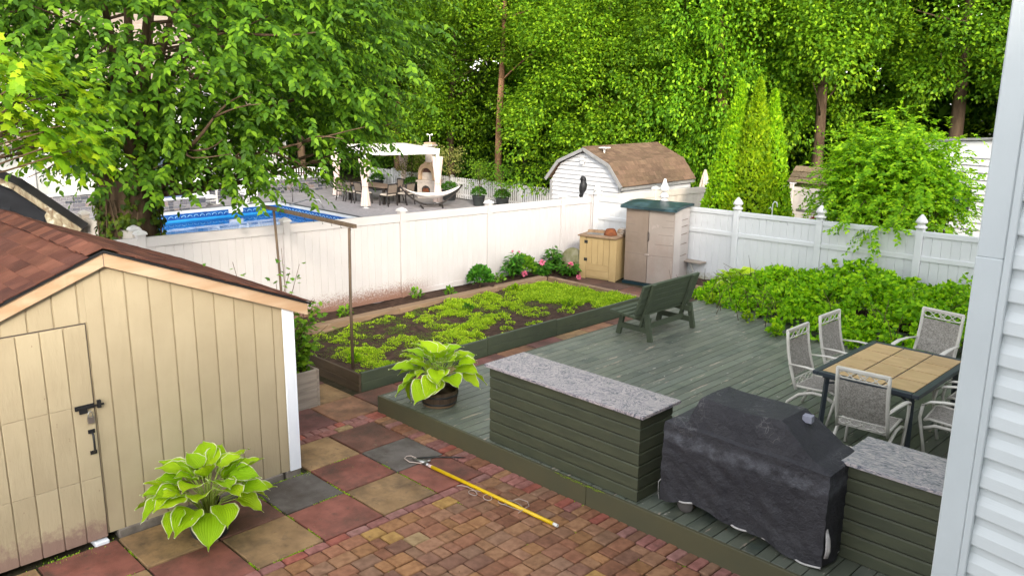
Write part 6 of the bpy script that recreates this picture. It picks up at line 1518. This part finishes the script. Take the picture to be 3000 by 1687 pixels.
# ------------------------------------------------------------------ right: white building, well, far fence, umbrella
wb = thing('white_building', (0,0,0), 'white sided low building behind the airy shrub at the right', 'building')
MB().prism([(-.30,G),(4.2,G),(4.2,3.30),(-.30,2.98)], 15.9, 16.1, 'y').build('wall', white_siding, wb); box('wall', white_siding, wb, -.30, 16.1, G, 4.2, 19, 2.6)
z = .3
while z < 2.85: MB().add([(-.32,15.84,z),(4.2,15.84,z),(4.2,15.895,z+.16),(-.32,15.895,z+.16),(-.32,15.9,z),(4.2,15.9,z)], [(0,1,2,3),(5,4,0,1)]).build('siding_board', white_siding, wb, fix=False); z += .162
MB().add([(-.4,15.8,2.99),(4.4,15.8,3.34),(4.4,19.3,2.9),(-.4,19.3,2.6),(-.4,15.8,3.04),(4.4,15.8,3.39),(4.4,19.3,2.95),(-.4,19.3,2.65)], [(3,2,1,0),(4,5,6,7),(0,1,5,4),(1,2,6,5),(2,3,7,6),(3,0,4,7)]).build('roof', slate, wb)
wn = box('window', black_iron, wb, .95, 15.82, 1.5, 1.5, 15.858, 2.05); box('pane', glassm, wn, .99, 15.815, 1.54, 1.46, 15.819, 2.01)
ww = thing('wishing_well', (-1.55,14.4,G), 'wooden wishing well with shake roof left of the airy shrub', 'well', rz=R(-6))
random.seed(12)
for s in (-1,1): MB().beam((s*.40,0,0),(s*.40,0,2.55),.09,.07).build('post', mossy, ww)
for s in (-1,1):
    MB().beam((0,0,0),(0,0,1),.01,.01).v
    for r in range(3):
        for j in range(4):
            v = random.uniform(.75,1.25); o = inst('shake', bpy.data.meshes.get('shake') or MB().cbox(0,0,0,1,1,.02,.004).mesh('shake', cedar), ww, col=(v,v*.98,v*.95))
            w_ = 1.06/4; d = .13+r*.135
            o.matrix_basis = Matrix.Translation((-.53+j*w_, s*(.02+ (2-r)*.13*.80+.13), 2.98-(3-r)*.125))@Matrix.Rotation(s*R(-43) if s > 0 else R(43),4,'X')@Matrix.Diagonal((w_-.01, -.17*s, 1, 1))
MB().beam((-.44,0,1.9),(.44,0,1.9),.06,.06).build('axle', grey_wood, ww); MB().beam((-.48,-.1,2.52),(.48,-.1,2.52),.04,.07).build('tie_beam', mossy, ww)
MB().tube([(0,-.04,1.9),(0,-.04,1.45)], .008, 5).tube([(-.16,-.04,1.22),(0,-.04,1.45),(.16,-.04,1.22)], .007, 5).build('rope', ropem, ww)
MB().lathe([(.14,0),(.18,.22),(.185,.23),(.16,.23)], 14, (0,-.04,1.0)).build('bucket', grey_wood, ww); 
for i in range(12):
    a = i*math.pi/6; v = random.uniform(.8,1.3); o = inst('well_stone', stm, ww, col=(.22*v,.20*v,.17*v)); N_ = Vector((math.cos(a),math.sin(a),0)); T_ = Vector((-math.sin(a),math.cos(a),0)); p = N_*.50+Vector((0,0,.47))
    o.matrix_basis = Matrix(((T_.x*.25,0,N_.x,p.x),(T_.y*.25,0,N_.y,p.y),(0,.93,0,p.z),(0,0,0,1)))
MB().lathe([(.50,0),(.50,.95),(.36,.95),(.36,.0)], 20).build('well_ring', mortar, ww)
fence('far_fence', 'cream vinyl fence behind the wishing well', [(-6.0,18.3),(-3.9,18.0),(-1.7,17.8),(.4,17.6)], lambda p: 1.50, -.6, vinyl_o, ((0,.15),), False, 12)
cs = thing('shepherd_hook', (-1.98,13.2,G), 'white double hooked garden stake by the wishing well', 'hook'); MB().tube([(0,0,0),(0,0,2.15),(.04,0,2.22),(.10,0,2.20),(.12,0,2.10)], .012, 6).tube([(0,0,2.0),(-.05,0,2.08),(-.09,0,2.04)], .010, 6).build('stake', white_pl, cs)
ub = thing('closed_umbrella', (-7.1,18.4,G), 'closed tan patio umbrella left of the arborvitae', 'umbrella'); MB().tube([(0,0,0),(0,0,2.3)], .02, 6).build('pole', white_pl, ub)
MB().grid(lambda u, v: ((.03+.22*(1-v)**.8*(1+.25*math.sin(u*math.pi*16)))*math.cos(u*2*math.pi), (.03+.22*(1-v)**.8*(1+.25*math.sin(u*math.pi*16)))*math.sin(u*2*math.pi), 1.15+v*1.15), 49, 8).build('canopy', umbr, ub, fix=False)
lt = thing('bell_lamp', (-3.15,10.42,z2(Vector((-3.15,0,0)))+.05), 'white bell shaped lamp on the fence post above the storage cabinet', 'lamp')
MB().lathe([(.015,.26),(.03,.24),(.05,.16),(.10,.06),(.11,.0),(.09,-.01)][::-1], 14, (0,0,.25)).tube([(0,0,.0),(0,0,.5)], .012, 6).build('shade', white_pl, lt)
rr = thing('red_rose', (-.35,12.55,G), 'small rose bush with red blooms at the foot of the airy shrub', 'shrub'); 
n = 500; d = norm(rnd(n)); d[:,2] = np.abs(d[:,2]); P = d*RNG.uniform(.4,1,n)[:,None]*np.array([.55,.45,1.2])+np.array([0,0,1.0])
link(bpy.data.objects.new('foliage', leaf_mesh('foliage', P, d+rnd(n,.5), rnd(n)+np.array([0,0,1]), RNG.uniform(.06,.1,n), L_cur, LEAF6)), rr); MB().tube([(0,0,0),(0,0,1.6)], .012, 5).build('stem', twigm, rr)
for p in ((-.15,-.35,2.05),(.28,-.30,2.25)):
    n = 26; d = norm(rnd(n)); o = link(bpy.data.objects.new('bloom', leaf_mesh('bloom', d*.02, d, rnd(n), .065, red_petal, LEAF)), rr); o.location = p
